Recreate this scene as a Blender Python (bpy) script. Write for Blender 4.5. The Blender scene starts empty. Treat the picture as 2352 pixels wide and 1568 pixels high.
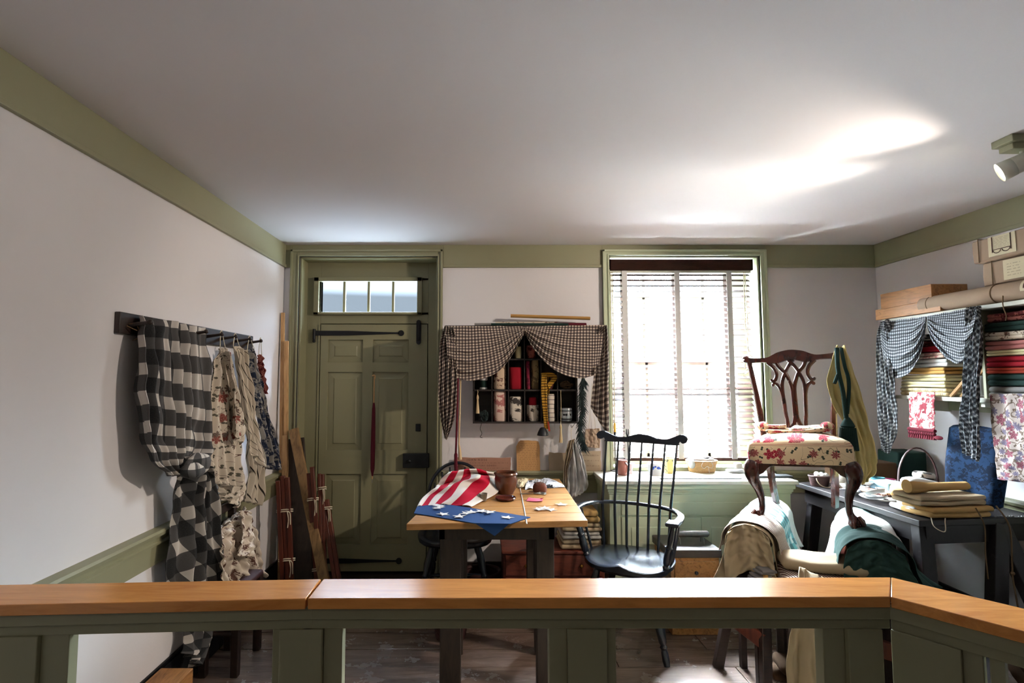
import bpy, math, random
from mathutils import Vector, Matrix, noise
random.seed(7)
PI=math.pi
sc=bpy.context.scene
# ------------------------------------------------------------------ camera
F=1230.;CX=1100.;CY=781.;PT=math.atan(87/1230.);EYE=1.45
cd=bpy.data.cameras.new('camera');cam=bpy.data.objects.new('camera',cd);sc.collection.objects.link(cam);sc.camera=cam
cam.location=(0,0,EYE);cam.rotation_euler=(PI/2+PT,0,0)
cd.sensor_width=36;cd.lens=F/2352*36;cd.shift_x=(1176-CX)/2352;cd.shift_y=(CY-784)/2352;cd.clip_start=.02
# ------------------------------------------------------------------ view
vs=sc.view_settings;vs.view_transform='Standard';vs.look='None';vs.gamma=1;vs.use_curve_mapping=False;vs.exposure=0.88
# ------------------------------------------------------------------ daylight
w=bpy.data.worlds.new('sky');sc.world=w;w.use_nodes=True
bg=w.node_tree.nodes['Background'];bg.inputs[1].default_value=2600.0
_t=w.node_tree;_c=_t.nodes.new('ShaderNodeTexCoord');_x=_t.nodes.new('ShaderNodeSeparateXYZ');_r=_t.nodes.new('ShaderNodeValToRGB')
_m=_t.nodes.new('ShaderNodeMath');_m.operation='MULTIPLY_ADD';_m.inputs[1].default_value=.5;_m.inputs[2].default_value=.5
_t.links.new(_c.outputs['Generated'],_x.inputs[0]);_t.links.new(_x.outputs[2],_m.inputs[0]);_t.links.new(_m.outputs[0],_r.inputs[0]);_t.links.new(_r.outputs[0],bg.inputs[0])
_e=_r.color_ramp.elements
_st=((0.,.085),(.33,.085),(.40,.0019),(.575,.0019),(.66,.06),(.82,.075),(.875,.90))   # ground, street-front band dimmed so the slats show, sky, bright zenith
for _k in range(len(_st)-2):_e.new(.5)
for _k,(_p,_q) in enumerate(_st):_e[_k].position=_p
for _k,(_p,_q) in enumerate(_st):_e[_k].color=(_q*.92,_q*.97,_q,1) if _p<.6 else (_q*.9,_q*.98,_q*1.08,1)
def area(name,loc,rot,sx,sy,e,col,portal=False):
    l=bpy.data.lights.new(name,'AREA');l.shape='RECTANGLE';l.size=sx;l.size_y=sy;l.energy=e;l.color=col
    if portal:l.cycles.is_portal=True
    o=bpy.data.objects.new(name,l);sc.collection.objects.link(o);o.location=loc;o.rotation_euler=rot;return o
area('window_daylight_portal',(1.48,4.13,1.57),(-PI/2,0,0),1.15,1.6,1,(1,1,1),True)
area('transom_daylight_portal',(-.79,4.12,2.06),(-PI/2,0,0),.8,.28,1,(1,1,1),True)
def spot(name,loc,target,e,ang,col=(1,.86,.72),blend=.5,r=.03):
    l=bpy.data.lights.new(name,'SPOT');l.energy=e;l.spot_size=math.radians(ang);l.spot_blend=blend;l.color=col;l.shadow_soft_size=r
    o=bpy.data.objects.new(name,l);sc.collection.objects.link(o);o.location=loc
    d=Vector(target)-Vector(loc);o.rotation_euler=d.to_track_quat('-Z','Y').to_euler();return o
spot('track_spot_back_wall',(2.14,2.16,2.29),(-.35,3.85,1.15),60,80)
spot('track_spot_left_wall',(2.12,2.06,2.29),(-1.4,2.4,1.1),48,85)
spot('track_spot_table',(2.25,1.2,2.27),(.2,2.9,.7),16,60)
spot('track_spot_rear',(-.9,-.9,2.27),(-.6,1.4,.3),7,80)
# ------------------------------------------------------------------ pixel -> point on a plane
def P(px,py,x=None,y=None,z=None):
    a=(px-CX)/F;b=-(py-CY)/F;c,s=math.cos(PT),math.sin(PT)
    r=(a,c-b*s,s+b*c)
    t=y/r[1] if y is not None else ((z-EYE)/r[2] if z is not None else x/r[0])
    return Vector((r[0]*t,r[1]*t,EYE+r[2]*t))
# ------------------------------------------------------------------ materials
def lin(h):
    if isinstance(h,str):
        h=h.lstrip('#');c=[int(h[i:i+2],16)/255 for i in (0,2,4)]
    else:c=h
    return tuple((v/12.92 if v<=.04045 else ((v+.055)/1.055)**2.4) for v in c)+(1,)
class T:
    def __init__(s,name,rough=.8,spec=.5):
        s.m=bpy.data.materials.new(name);s.m.use_nodes=True;s.nt=s.m.node_tree;s.b=s.nt.nodes['Principled BSDF']
        s.b.inputs['Roughness'].default_value=rough;s.b.inputs['Specular IOR Level'].default_value=spec;s.tc=s.n('ShaderNodeTexCoord')
    def n(s,t,**k):
        n=s.nt.nodes.new(t)
        for a,v in k.items():setattr(n,a,v)
        return n
    def l(s,a,b):
        if isinstance(a,bpy.types.NodeSocket):s.nt.links.new(a,b)
        else:b.default_value=a
    def ma(s,op,a,b=0.,c=0.):
        n=s.n('ShaderNodeMath',operation=op);s.l(a,n.inputs[0]);s.l(b,n.inputs[1]);s.l(c,n.inputs[2]);return n.outputs[0]
    def mix(s,f,a,b,bt='MIX'):
        n=s.n('ShaderNodeMix',data_type='RGBA',blend_type=bt);s.l(f,n.inputs[0]);s.l(a,n.inputs[6]);s.l(b,n.inputs[7]);return n.outputs[2]
    def noise(s,v,sc,det=3,rough=.5,dist=0.):
        n=s.n('ShaderNodeTexNoise');s.l(v,n.inputs['Vector']);n.inputs['Scale'].default_value=sc;n.inputs['Detail'].default_value=det
        n.inputs['Roughness'].default_value=rough;n.inputs['Distortion'].default_value=dist;return n.outputs[0]
    def scl(s,v,k):
        n=s.n('ShaderNodeVectorMath',operation='MULTIPLY');s.l(v,n.inputs[0]);n.inputs[1].default_value=k;return n.outputs[0]
    def step(s,a,t):return s.ma('GREATER_THAN',a,t)
    def ramp(s,f,stops,const=False):
        n=s.n('ShaderNodeValToRGB');s.l(f,n.inputs[0]);e=n.color_ramp.elements
        if const:n.color_ramp.interpolation='CONSTANT'
        while len(e)<len(stops):e.new(.5)
        for q,(p,c) in zip(e,stops):q.position=p
        for q,(p,c) in zip(e,stops):q.color=c
        return n.outputs[0]
    def bump(s,h,st=.3,d=.002):
        n=s.n('ShaderNodeBump');s.l(h,n.inputs['Height']);n.inputs['Strength'].default_value=st;n.inputs['Distance'].default_value=d;s.l(n.outputs[0],s.b.inputs['Normal'])
    def uv(s):
        x=s.n('ShaderNodeSeparateXYZ');s.l(s.tc.outputs['UV'],x.inputs[0]);return x.outputs[0],x.outputs[1]
    def fin(s,col):s.l(col,s.b.inputs['Base Color']);return s.m
def plain(name,h,rough=.8,var=.12,sc=14,bump=.15,metal=0.,spec=.5,bd=.002):
    t=T(name,rough,spec);c=lin(h);o=t.tc.outputs['Object'];n=t.noise(o,sc,4,.6)
    d=tuple(v*(1-var) for v in c[:3])+(1,);l=tuple(min(1,v*(1+var)) for v in c[:3])+(1,)
    t.b.inputs['Metallic'].default_value=metal
    if bump:t.bump(t.noise(o,sc*8,3),bump,bd)
    return t.fin(t.mix(n,d,l))
def wood(name,h,h2,rough=.45,sc=(1.2,14,14),spec=.5,worn=None):
    t=T(name,rough,spec);v=t.scl(t.tc.outputs['Object'],sc);n=t.noise(v,3,6,.65,1.2)
    c=t.ramp(n,[(.3,lin(h2)),(.52,lin(h)),(.75,tuple(min(1,q*1.2) for q in lin(h)[:3])+(1,))])
    if worn:
        k=t.step(t.noise(t.tc.outputs['Object'],18,6,.7),.64);c=t.mix(k,c,lin(worn))
    t.bump(n,.25,.001);return t.fin(c)
def weave(t,amt=.25):t.bump(t.noise(t.tc.outputs['UV'],900,2),amt,.0008)
def cloth(name,h,var=.08,rough=.95,sh=.0):
    t=T(name,rough,.2);c=lin(h);n=t.noise(t.tc.outputs['UV'],9,4,.6);f=t.noise(t.scl(t.tc.outputs['UV'],(1,6,1)),160,2)
    a=tuple(v*(1-var*1.3) for v in c[:3])+(1,);b=tuple(min(1,v*(1+var)) for v in c[:3])+(1,)
    weave(t);k=t.mix(.35,n,f);return t.fin(t.mix(k,a,b))
def check(name,size,hi,mid,lo,wd=.5,rough=.95):
    t=T(name,rough,.2);u,v=t.uv()
    a=t.step(t.ma('FRACT',t.ma('DIVIDE',u,size)),wd);b=t.step(t.ma('FRACT',t.ma('DIVIDE',v,size)),wd)
    s=t.ma('MULTIPLY',t.ma('ADD',a,b),.5);weave(t)
    c=t.ramp(s,[(0,lin(hi)),(.25,lin(mid)),(.75,lin(lo))],True);n=t.noise(t.tc.outputs['UV'],400,2)
    return t.fin(t.mix(t.ma('MULTIPLY',n,.25),c,lin('#808080')))
def stripe(name,period,stops,axis=0,rough=.92):
    t=T(name,rough,.2);f=t.ma('FRACT',t.ma('DIVIDE',t.uv()[axis],period));weave(t)
    return t.fin(t.ramp(f,[(p,lin(c)) for p,c in stops],True))
def flowers(t,col,uv,sc,thr,size,petals,ctr,rnd=.95,seed=0.,ell=False):
    v=t.n('ShaderNodeVectorMath',operation='ADD');t.l(uv,v.inputs[0]);v.inputs[1].default_value=(seed,seed*.7,0)
    o=t.n('ShaderNodeTexVoronoi',voronoi_dimensions='2D',feature='F1');t.l(v.outputs[0],o.inputs['Vector']);o.inputs['Scale'].default_value=sc;o.inputs['Randomness'].default_value=rnd
    d=t.n('ShaderNodeVectorMath',operation='SUBTRACT');t.l(v.outputs[0],d.inputs[0]);t.l(o.outputs['Position'],d.inputs[1])
    x=t.n('ShaderNodeSeparateXYZ');t.l(d.outputs[0],x.inputs[0]);cr=t.n('ShaderNodeSeparateColor');t.l(o.outputs['Color'],cr.inputs[0])
    a=t.ma('ADD',t.ma('ARCTAN2',x.outputs[1],x.outputs[0]),t.ma('MULTIPLY',cr.outputs[0],6.28))
    r=t.ma('MULTIPLY',t.ma('POWER',t.ma('ADD',t.ma('MULTIPLY',x.outputs[0],x.outputs[0]),t.ma('MULTIPLY',x.outputs[1],x.outputs[1])),.5),sc)
    k=t.ma('ABSOLUTE',t.ma('COSINE',t.ma('MULTIPLY',a,petals/2)))
    rad=t.ma('MULTIPLY',t.ma('ADD',t.ma('MULTIPLY',k,.55 if not ell else .8),.45 if not ell else .2),size)
    on=t.ma('MULTIPLY',t.ma('LESS_THAN',r,rad),t.ma('GREATER_THAN',cr.outputs[1],thr))
    ring=t.ma('MULTIPLY',on,t.ma('LESS_THAN',t.ma('FRACT',t.ma('MULTIPLY',t.ma('DIVIDE',r,rad),2.6)),.3))
    return on,ring
def floral(name,bg,fl,leaf,vine,sc=9,vs=14,vw=.012,lf=22,rough=.9,fthr=.45,fsize=.34):
    t=T(name,rough,.25);uv=t.tc.outputs['UV'];weave(t)
    n=t.noise(uv,vs,1,.5,.6);vn=t.ma('LESS_THAN',t.ma('ABSOLUTE',t.ma('SUBTRACT',n,.5)),vw)
    c=t.mix(vn,lin(bg),lin(vine))
    on,rg=flowers(t,c,uv,lf,.5,.30,2,leaf,1,3.3,True);c=t.mix(on,c,lin(leaf))
    for i,(h,h2) in enumerate(fl):
        on,rg=flowers(t,c,uv,sc*(1+.35*i),fthr+.12*i,fsize,5+i*2,h2,1,1.7*i+.4)
        c=t.mix(on,c,lin(h));c=t.mix(rg,c,lin(h2))
    return t.fin(c)
def toile(name,bg,ink,sc=30,thr=.52,rough=.9):
    t=T(name,rough,.2);uv=t.tc.outputs['UV'];weave(t)
    a=t.noise(uv,sc,8,.75,.8);b=t.noise(uv,sc*.3,2)
    k=t.ma('GREATER_THAN',t.ma('ADD',a,t.ma('MULTIPLY',t.ma('SUBTRACT',b,.5),.9)),thr)
    return t.fin(t.mix(k,lin(bg),lin(ink)))
def emis(name,col,st):
    m=bpy.data.materials.new(name);m.use_nodes=True;b=m.node_tree.nodes['Principled BSDF']
    b.inputs['Emission Color'].default_value=col;b.inputs['Emission Strength'].default_value=st;return m
def glassm(name):
    m=bpy.data.materials.new(name);m.use_nodes=True;nt=m.node_tree;nt.nodes.remove(nt.nodes['Principled BSDF'])
    o=nt.nodes['Material Output'];tr=nt.nodes.new('ShaderNodeBsdfTransparent');tr.inputs[0].default_value=(.93,.96,.96,1)
    g=nt.nodes.new('ShaderNodeBsdfGlossy');g.inputs['Roughness'].default_value=.02;lw=nt.nodes.new('ShaderNodeLayerWeight');fr=nt.nodes.new('ShaderNodeMath');fr.operation='POWER';nt.links.new(lw.outputs['Facing'],fr.inputs[0]);fr.inputs[1].default_value=5.;f2=nt.nodes.new('ShaderNodeMath');f2.operation='MULTIPLY_ADD';nt.links.new(fr.outputs[0],f2.inputs[0]);f2.inputs[1].default_value=.9;f2.inputs[2].default_value=.035;fr=f2
    mx=nt.nodes.new('ShaderNodeMixShader');nt.links.new(fr.outputs[0],mx.inputs[0]);nt.links.new(tr.outputs[0],mx.inputs[1]);nt.links.new(g.outputs[0],mx.inputs[2]);nt.links.new(mx.outputs[0],o.inputs[0]);return m
M={}
M['wall']=plain('white_plaster','#e2dfe1',.9,.03,3,.35,bd=.003)
M['ceil']=plain('ceiling_plaster','#e4e0e2',.9,.02,2,.2)
M['green']=plain('olive_green_paint','#8f8d70',.5,.05,5,.08)
M['green2']=plain('olive_green_door_paint','#868264',.45,.05,5,.08)
M['sage']=plain('pale_sage_paint','#b5bda0',.42,.05,5,.06)
M['black']=plain('black_iron','#14161a',.5,.2,30,.2,.3)
M['dark']=wood('dark_stained_wood','#2a1b16','#150d0b',.45)
M['mahog']=wood('polished_mahogany','#3d1a12','#1e0c09',.22,(8,8,3))
M['cubby']=wood('blackened_wood','#221a18','#120d0c',.5)
M['winds']=plain('black_chair_paint','#161c26',.26,.15,20,.1)
M['maple']=wood('varnished_maple_cap','#d6924e','#c67e40',.22,(1.2,9,9))
M['table']=wood('scrubbed_pine_top','#a87a46','#8e6234',.42,(1.5,10,10))
M['tabdark']=wood('old_table_frame_wood','#33271f','#1d1611',.6,(10,10,1.5))
M['pine']=wood('pale_pine','#c49a68','#9a7040',.55,(12,12,1.5))
M['weath']=wood('weathered_plank','#8a6a42','#5c4428',.6,(12,12,1.5))
M['box']=wood('orange_pine_box','#a87542','#6f4520',.5,(14,2,14))
M['redwood']=wood('red_brown_wood','#5e2a1a','#371510',.45,(12,12,1.4))
M['chest']=wood('red_painted_chest','#6e3324','#4a1e15',.55,(2,12,12))
M['slat']=wood('dark_wood_slat','#2a1812','#190e0a',.85,(3,20,20),.08)
M['bench']=wood('dark_workbench_wood','#171112','#0d090b',.5,(8,8,3),worn='#2e2628')
M['white']=plain('white_painted_wood','#d8d8cc',.45,.04,6,.05)
M['glass']=glassm('window_glass');M['glass2']=glassm('dimmed_transom_glass');M['glass2'].node_tree.nodes['Transparent BSDF'].inputs[0].default_value=(.22,.24,.26,1)  # transom glass tinted dark to cut the daylight it lets in
M['cord']=cloth('cream_cord','#d8ccb4')
M['twine']=cloth('brown_twine','#6f5a44')
M['kraft']=plain('brown_paper','#a08974',.8,.1,10,.3)
M['paper']=plain('cream_paper','#d8ceb0',.85,.06,10,.1)
M['parch']=plain('aged_parchment','#c79a66',.85,.12,25,.1)
M['pinkp']=plain('pinkish_brown_paper','#a47a66',.85,.1,20,.1)
M['greyp']=plain('grey_brown_paper','#a5937c',.85,.1,20,.15)
M['ink']=plain('brown_ink','#4a2a20',.9,0,1,0)
M['brass']=plain('aged_brass','#b58a40',.35,.1,20,.05,.9)
M['steel']=plain('worn_steel','#8a8a88',.35,.1,20,.05,.9)
M['pot']=plain('brown_glazed_stoneware','#5a3423',.22,.35,9,.1)
M['dish']=plain('dark_red_glazed_clay','#4a1c14',.15,.1,20,.05)
M['pewter']=plain('grey_pewter','#7e776c',.4,.1,20,.05,.4)
M['velvet']=plain('rust_velvet','#5e3020',.9,.2,40,.3)
M['tin']=plain('red_brown_tin','#8a4a3a',.4,.1,20,.1)
M['china']=plain('white_glazed_china','#dfe4ea',.2,.03,20,0)
M['yellow']=plain('yellow_wax','#e0b040',.5,.05,20,0)
M['buff']=check('large_black_white_check',.098,'#cdc6be','#4a4848','#0c0f12',.44)
M['ging']=check('small_brown_cream_check',.0215,'#cdc0ae','#6b5850','#241a1c',.45)
M['ging2']=check('small_black_white_check',.0215,'#c4c8cc','#5a6068','#14161d',.45)
M['white_c']=cloth('white_cotton','#d0d0d0')
M['sheer']=cloth('thin_white_muslin','#d2cdc6')
M['linen']=cloth('tan_linen','#b8945f',.1)
M['linen2']=cloth('golden_linen','#a87c46',.1)
M['canvas']=cloth('unbleached_canvas','#b3a083',.12)
M['yell_c']=cloth('pale_yellow_silk','#bfae76',.08)
M['dkgreen']=cloth('dark_green_wool','#1e332f',.25)
M['gwool']=cloth('bottle_green_wool','#2c4440',.2)
M['red']=cloth('crimson_wool','#86101f',.15)
M['rust']=cloth('rust_wool','#8a3020',.1)
M['pink']=cloth('dusty_pink_print','#a86a66',.2)
M['mustard']=cloth('mustard_cotton','#b58a50',.15)
M['cream']=cloth('cream_cotton','#d0c49a',.08)
M['cream2']=cloth('ivory_wool','#d8cca0',.08)
M['grey_c']=cloth('grey_wool','#7d7a78',.2)
M['teal']=cloth('teal_linen','#3c6a72',.1)
M['seafoam']=cloth('seafoam_linen','#86a8a0',.1)
M['paleblue']=cloth('pale_blue_cotton','#88acc4',.1)
M['magenta']=cloth('crimson_purple_silk','#6c1a38',.2)
M['navy']=cloth('navy_blue_wool','#22406e',.06)
M['darkwine']=cloth('dark_wine_tassel','#5a1c28',.2)
M['flag']=stripe('red_white_stripes',.16,[(0,'#a81030'),(.5,'#d9d5cf')],0)
M['tick']=stripe('brown_white_ticking',.013,[(0,'#c4b8aa'),(.5,'#4e2e28')],0)
M['tick2']=stripe('cream_tan_ticking',.05,[(0,'#d8caa2'),(.2,'#8f7a5c'),(.28,'#d8caa2'),(.42,'#8f7a5c'),(.5,'#c4b088'),(.8,'#d8caa2')],0)
M['dress']=stripe('cream_with_dark_stripe',.036,[(0,'#c6baa8'),(.9,'#2e2823')],0)
M['ticking']=stripe('white_with_dark_bands',.03,[(0,'#d6ccc0'),(.88,'#3a2c30')],1)
M['gchk']=check('green_white_check',.06,'#b4c2c0','#4a8488','#164c50')
M['fl_seat']=floral('cream_red_floral','#e2cba8',[('#8c2030','#c4505a'),('#7c3038','#c88a7c')],'#3c4238','#5a5244',12,13,.005,30,fthr=.4,fsize=.33)
M['fl_dress']=floral('cream_rust_floral','#cfc3b2',[('#7c4038','#a8786c'),('#5c5048','#8a7468')],'#5c584c','#5c4038',12,16,.005,34,fthr=.7,fsize=.27)
M['fl_hang']=floral('white_paisley_floral','#a89a93',[('#6a3442','#96646c'),('#50485a','#80788a')],'#5a4c40','#6a5a50',18,22,.03,36,fthr=.35,fsize=.40)
M['t_red']=toile('red_white_toile','#cdbdb4','#8a3c46',64,.5)
M['t_pink']=toile('pink_toile','#ccb4a6','#9c6460',38,.55)
M['t_grey']=toile('black_white_toile','#c4bcb0','#3a3634',36,.54)
M['t_blue']=toile('blue_grey_toile','#88847e','#22283a',40,.5)
M['t_redd']=toile('dark_red_floral','#8a5048','#4a1418',40,.5)
M['t_brown']=toile('brown_printed_cotton','#c0aa92','#56342e',48,.55)
M['t_damask']=toile('olive_damask','#7c6c4c','#4c3f2c',24,.5)
M['t_rose']=toile('rose_damask','#7c2438','#4c1424',50,.5)
M['t_bluec']=toile('blue_swirled_brocade','#1f3858','#121e32',60,.5)
M['t_blkwh']=toile('black_blue_printed_paper','#cfd4de','#20222a',26,.56)
M['t_small']=toile('small_brown_print','#cdbfae','#5c4038',60,.58)
M['basket']=wood('woven_splint','#b08a5c','#7c5a36',.6,(40,40,160))
M['dbasket']=wood('dark_willow','#3c1c1a','#1c0c0e',.6,(60,60,160))
M['evgreen']=plain('dark_green_yarn','#1c2c2c',.9,.3,60,.3)
M['gold']=stripe('gold_braid',.016,[(0,'#a87c28'),(.6,'#4c3410')],1)
M['tassel']=cloth('cream_tassel','#c8b28c',.1)
M['brownsack']=cloth('brown_leather_sack','#4c3828',.25)
# ------------------------------------------------------------------ mesh building
class MB:
    def __init__(s):s.v=[];s.f=[];s.uv=[];s.mi=[];s.cm=0
    def add(s,vs,fs,uvs=None):
        b=len(s.v);s.v+=[Vector(q) for q in vs]
        for i,f in enumerate(fs):
            s.f.append([b+k for k in f]);s.uv.append([uvs[k] for k in f] if uvs else None);s.mi.append(s.cm)
        return s
    def box(s,x0,x1,y0,y1,z0,z1,R=None,c=None):
        vs=[Vector((x,y,z)) for z in (z0,z1) for y in (y0,y1) for x in (x0,x1)]
        if R is not None:
            c=Vector(c) if c is not None else Vector(((x0+x1)/2,(y0+y1)/2,(z0+z1)/2));vs=[R@(q-c)+c for q in vs]
        return s.add(vs,[(0,2,3,1),(4,5,7,6),(0,1,5,4),(2,6,7,3),(0,4,6,2),(1,3,7,5)])
    def ob(s,c,sx,sy,sz,rz=0,rx=0,ry=0):
        R=Matrix.Rotation(rz,3,'Z')@Matrix.Rotation(ry,3,'Y')@Matrix.Rotation(rx,3,'X');c=Vector(c)
        return s.box(c.x-sx/2,c.x+sx/2,c.y-sy/2,c.y+sy/2,c.z-sz/2,c.z+sz/2,R)
    def bar(s,p0,p1,w,d,up=(0,0,1)):
        p0=Vector(p0);p1=Vector(p1);t=(p1-p0).normalized();u=Vector(up)
        if abs(t.dot(u))>.98:u=Vector((0,1,0))
        a=t.cross(u).normalized();b=a.cross(t)
        vs=[p+a*i*w/2+b*j*d/2 for p in (p0,p1) for j in (-1,1) for i in (-1,1)]
        return s.add(vs,[(0,2,3,1),(4,5,7,6),(0,1,5,4),(2,6,7,3),(0,4,6,2),(1,3,7,5)])
    def tube(s,pts,r,n=10,cap=True,flat=1.,up=None):
        pts=[Vector(p) for p in pts];m=len(pts);rr=r if isinstance(r,(list,tuple)) else [r]*m
        vs=[];uv=[];pa=None;L=0
        for i,p in enumerate(pts):
            t=(pts[min(i+1,m-1)]-pts[max(i-1,0)])
            t=t.normalized() if t.length>1e-9 else Vector((0,0,1))
            if i:L+=(p-pts[i-1]).length
            if pa is None:
                u=Vector(up) if up else (Vector((0,0,1)) if abs(t.z)<.9 else Vector((1,0,0)))
                a=t.cross(u).normalized()
            else:
                a=pa-t*pa.dot(t);a=a.normalized() if a.length>1e-6 else t.orthogonal().normalized()
            pa=a;b=a.cross(t)
            for k in range(n):
                q=2*PI*k/n;vs.append(p+a*math.cos(q)*rr[i]+b*math.sin(q)*rr[i]*flat);uv.append((k/n*2*PI*rr[i],L))
        fs=[(i*n+k,i*n+(k+1)%n,(i+1)*n+(k+1)%n,(i+1)*n+k) for i in range(m-1) for k in range(n)]
        if cap:fs+=[tuple(range(n))[::-1],tuple((m-1)*n+k for k in range(n))]
        return s.add(vs,fs,uv)
    def lathe(s,prof,c,n=24,cap=True):
        c=Vector(c);m=len(prof);vs=[c+Vector((r*math.cos(2*PI*k/n),r*math.sin(2*PI*k/n),z)) for r,z in prof for k in range(n)]
        uv=[(k/n*2*PI*max(r,.02),z) for r,z in prof for k in range(n)]
        fs=[(i*n+k,i*n+(k+1)%n,(i+1)*n+(k+1)%n,(i+1)*n+k) for i in range(m-1) for k in range(n)]
        if cap:fs+=[tuple(range(n))[::-1],tuple((m-1)*n+k for k in range(n))]
        return s.add(vs,fs,uv)
    def prism(s,out,d,O=(0,0,0),X=(1,0,0),Y=(0,0,1)):
        O=Vector(O);X=Vector(X);Y=Vector(Y);N=X.cross(Y).normalized();n=len(out)
        a=[O+X*x+Y*y-N*d/2 for x,y in out];b=[O+X*x+Y*y+N*d/2 for x,y in out]
        fs=[tuple(range(n))[::-1],tuple(range(n,2*n))]+[(i,(i+1)%n,n+(i+1)%n,n+i) for i in range(n)]
        return s.add(a+b,fs)
    def strap(s,pts,wd,d,O,X,Y,k=6):
        """flat bar following a smooth 2D line; wd width(s)"""
        pts=smooth(pts,k);n=len(pts);O=Vector(O);X=Vector(X);Y=Vector(Y);N=X.cross(Y).normalized()
        W=wd if isinstance(wd,(list,tuple)) else [wd,wd];vs=[]
        for i,p in enumerate(pts):
            a=Vector(pts[max(i-1,0)]);b=Vector(pts[min(i+1,n-1)]);t=(b-a);t=t.normalized() if t.length>0 else Vector((1,0,0));q=Vector((-t.y,t.x,0))
            f=i/(n-1)*(len(W)-1);j=min(int(f),len(W)-2);w=W[j]+(W[j+1]-W[j])*(f-j)
            for sx,dz in ((-1,-.5),(-1,.2),(-.55,.5),(.55,.5),(1,.2),(1,-.5)):
                r=Vector(p)+q*sx*w/2;vs.append(O+X*r.x+Y*r.y+N*dz*d)
        m=6;fs=[(i*m+k2,i*m+(k2+1)%m,(i+1)*m+(k2+1)%m,(i+1)*m+k2) for i in range(n-1) for k2 in range(m)]
        fs+=[tuple(range(m))[::-1],tuple((n-1)*m+k2 for k2 in range(m))]
        return s.add(vs,fs)
    def grid(s,fn,nu,nv,uvf):
        vs=[];uv=[]
        for j in range(nv+1):
            for i in range(nu+1):
                a,b=i/nu,j/nv;vs.append(fn(a,b));uv.append(uvf(a,b))
        w=nu+1;fs=[(j*w+i,j*w+i+1,(j+1)*w+i+1,(j+1)*w+i) for j in range(nv) for i in range(nu)]
        return s.add(vs,fs,uv)
    def ball(s,c,r,n=12,sq=1.,nz=0.,e=1.):
        c=Vector(c);rx,ry,rz=(r,r,r) if not isinstance(r,(tuple,list)) else r;vs=[];uv=[];m=n//2+2
        def sp(q,p):return math.copysign(abs(q)**p,q)
        for j in range(m+1):
            th=PI*j/m
            for k in range(n):
                ph=2*PI*k/n
                v=Vector((rx*sp(math.sin(th),e)*sp(math.cos(ph),e),ry*sp(math.sin(th),e)*sp(math.sin(ph),e),rz*sp(math.cos(th),e)))
                if nz:v*=1+nz*noise.noise(v*18+c*7)
                vs.append(c+v);uv.append((ph*max(rx,ry),th*rz))
        fs=[(j*n+k,(j+1)*n+k,(j+1)*n+(k+1)%n,j*n+(k+1)%n) for j in range(m) for k in range(n)]
        return s.add(vs,fs,uv)
    def slab(s,x0,x1,y0,y1,z0,z1,r=.01,nz=.0,R=None,c=None,sd=0):
        """soft rounded slab (folded cloth, cushion): superellipsoid-edged box with wobble"""
        cx,cy,cz=(x0+x1)/2,(y0+y1)/2,(z0+z1)/2;hx,hy,hz=(x1-x0)/2,(y1-y0)/2,(z1-z0)/2;r=min(r,hx,hy,hz)
        nu=8;prof=[]
        for i in range(7):
            a=-PI/2+PI*i/6;prof.append((math.cos(a)*r-r,math.sin(a)*r+(hz-r)*(1 if a>0 else -1 if a<0 else 0)))
        per=[]
        for sx,sy,a0 in ((1,1,0),(-1,1,PI/2),(-1,-1,PI),(1,-1,3*PI/2)):
            for k in range(4):per.append((sx,sy,a0+PI/2*k/3))
        ring=[]
        full=[]
        for i in range(4):
            pa=per[i*4+3];pb=per[((i+1)%4)*4]
            full+=per[i*4:i*4+4]
            for k in range(1,nu):full.append((pa,pb,k/nu))
        vs=[];rr=r
        def pt(e,ins):
            if len(e)==3 and not isinstance(e[0],tuple):
                sx,sy,a=e;return Vector((sx*(hx-rr)+math.cos(a)*(rr+ins),sy*(hy-rr)+math.sin(a)*(rr+ins)))
            A=pt(e[0],ins);B=pt(e[1],ins);return A.lerp(B,e[2])
        n=len(full)
        for ins,z in prof:
            for e in full:
                q=pt(e,ins);v=Vector((cx+q.x,cy+q.y,cz+z))
                vs.append(v)
        fs=[(i*n+k,i*n+(k+1)%n,(i+1)*n+(k+1)%n,(i+1)*n+k) for i in range(6) for k in range(n)]
        b0=len(vs)
        for zz in (-hz,hz):
            for q in (.6,.25):
                for e in full:
                    p=pt(e,-rr);vs.append(Vector((cx+p.x*q,cy+p.y*q,cz+zz*(1+.04*(1-q)))))
        fs+=[(k,b0+k,b0+(k+1)%n,(k+1)%n) for k in range(n)]+[(b0+k,b0+n+k,b0+n+(k+1)%n,b0+(k+1)%n) for k in range(n)]+[tuple(b0+n+k for k in range(n))[::-1]]
        t0=6*n;b1=b0+2*n
        fs+=[(t0+k,t0+(k+1)%n,b1+(k+1)%n,b1+k) for k in range(n)]+[(b1+k,b1+(k+1)%n,b1+n+(k+1)%n,b1+n+k) for k in range(n)]+[tuple(b1+n+k for k in range(n))]
        C=Vector((cx,cy,cz))
        if nz:
            vs=[v+Vector((noise.noise(v*9+Vector((sd,0,0))),noise.noise(v*9+Vector((0,sd+5,0))),noise.noise(v*9+Vector((0,0,sd+9)))))*nz for v in vs]
        if R is not None:
            c=Vector(c) if c is not None else C;vs=[R@(v-c)+c for v in vs]
        return s.add(vs,fs)
def smooth(pts,k=6):
    P4=[Vector(tuple(p)+((0,) if len(p)==2 else ())) for p in pts];out=[];n=len(P4)
    if n<3:return P4
    for i in range(n-1):
        a,b,c,d=P4[max(i-1,0)],P4[i],P4[i+1],P4[min(i+2,n-1)]
        for j in range(k):
            t=j/k;out.append(.5*((2*b)+(c-a)*t+(2*a-5*b+4*c-d)*t*t+(3*b-a-3*c+d)*t**3))
    out.append(P4[-1]);return out
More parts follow.
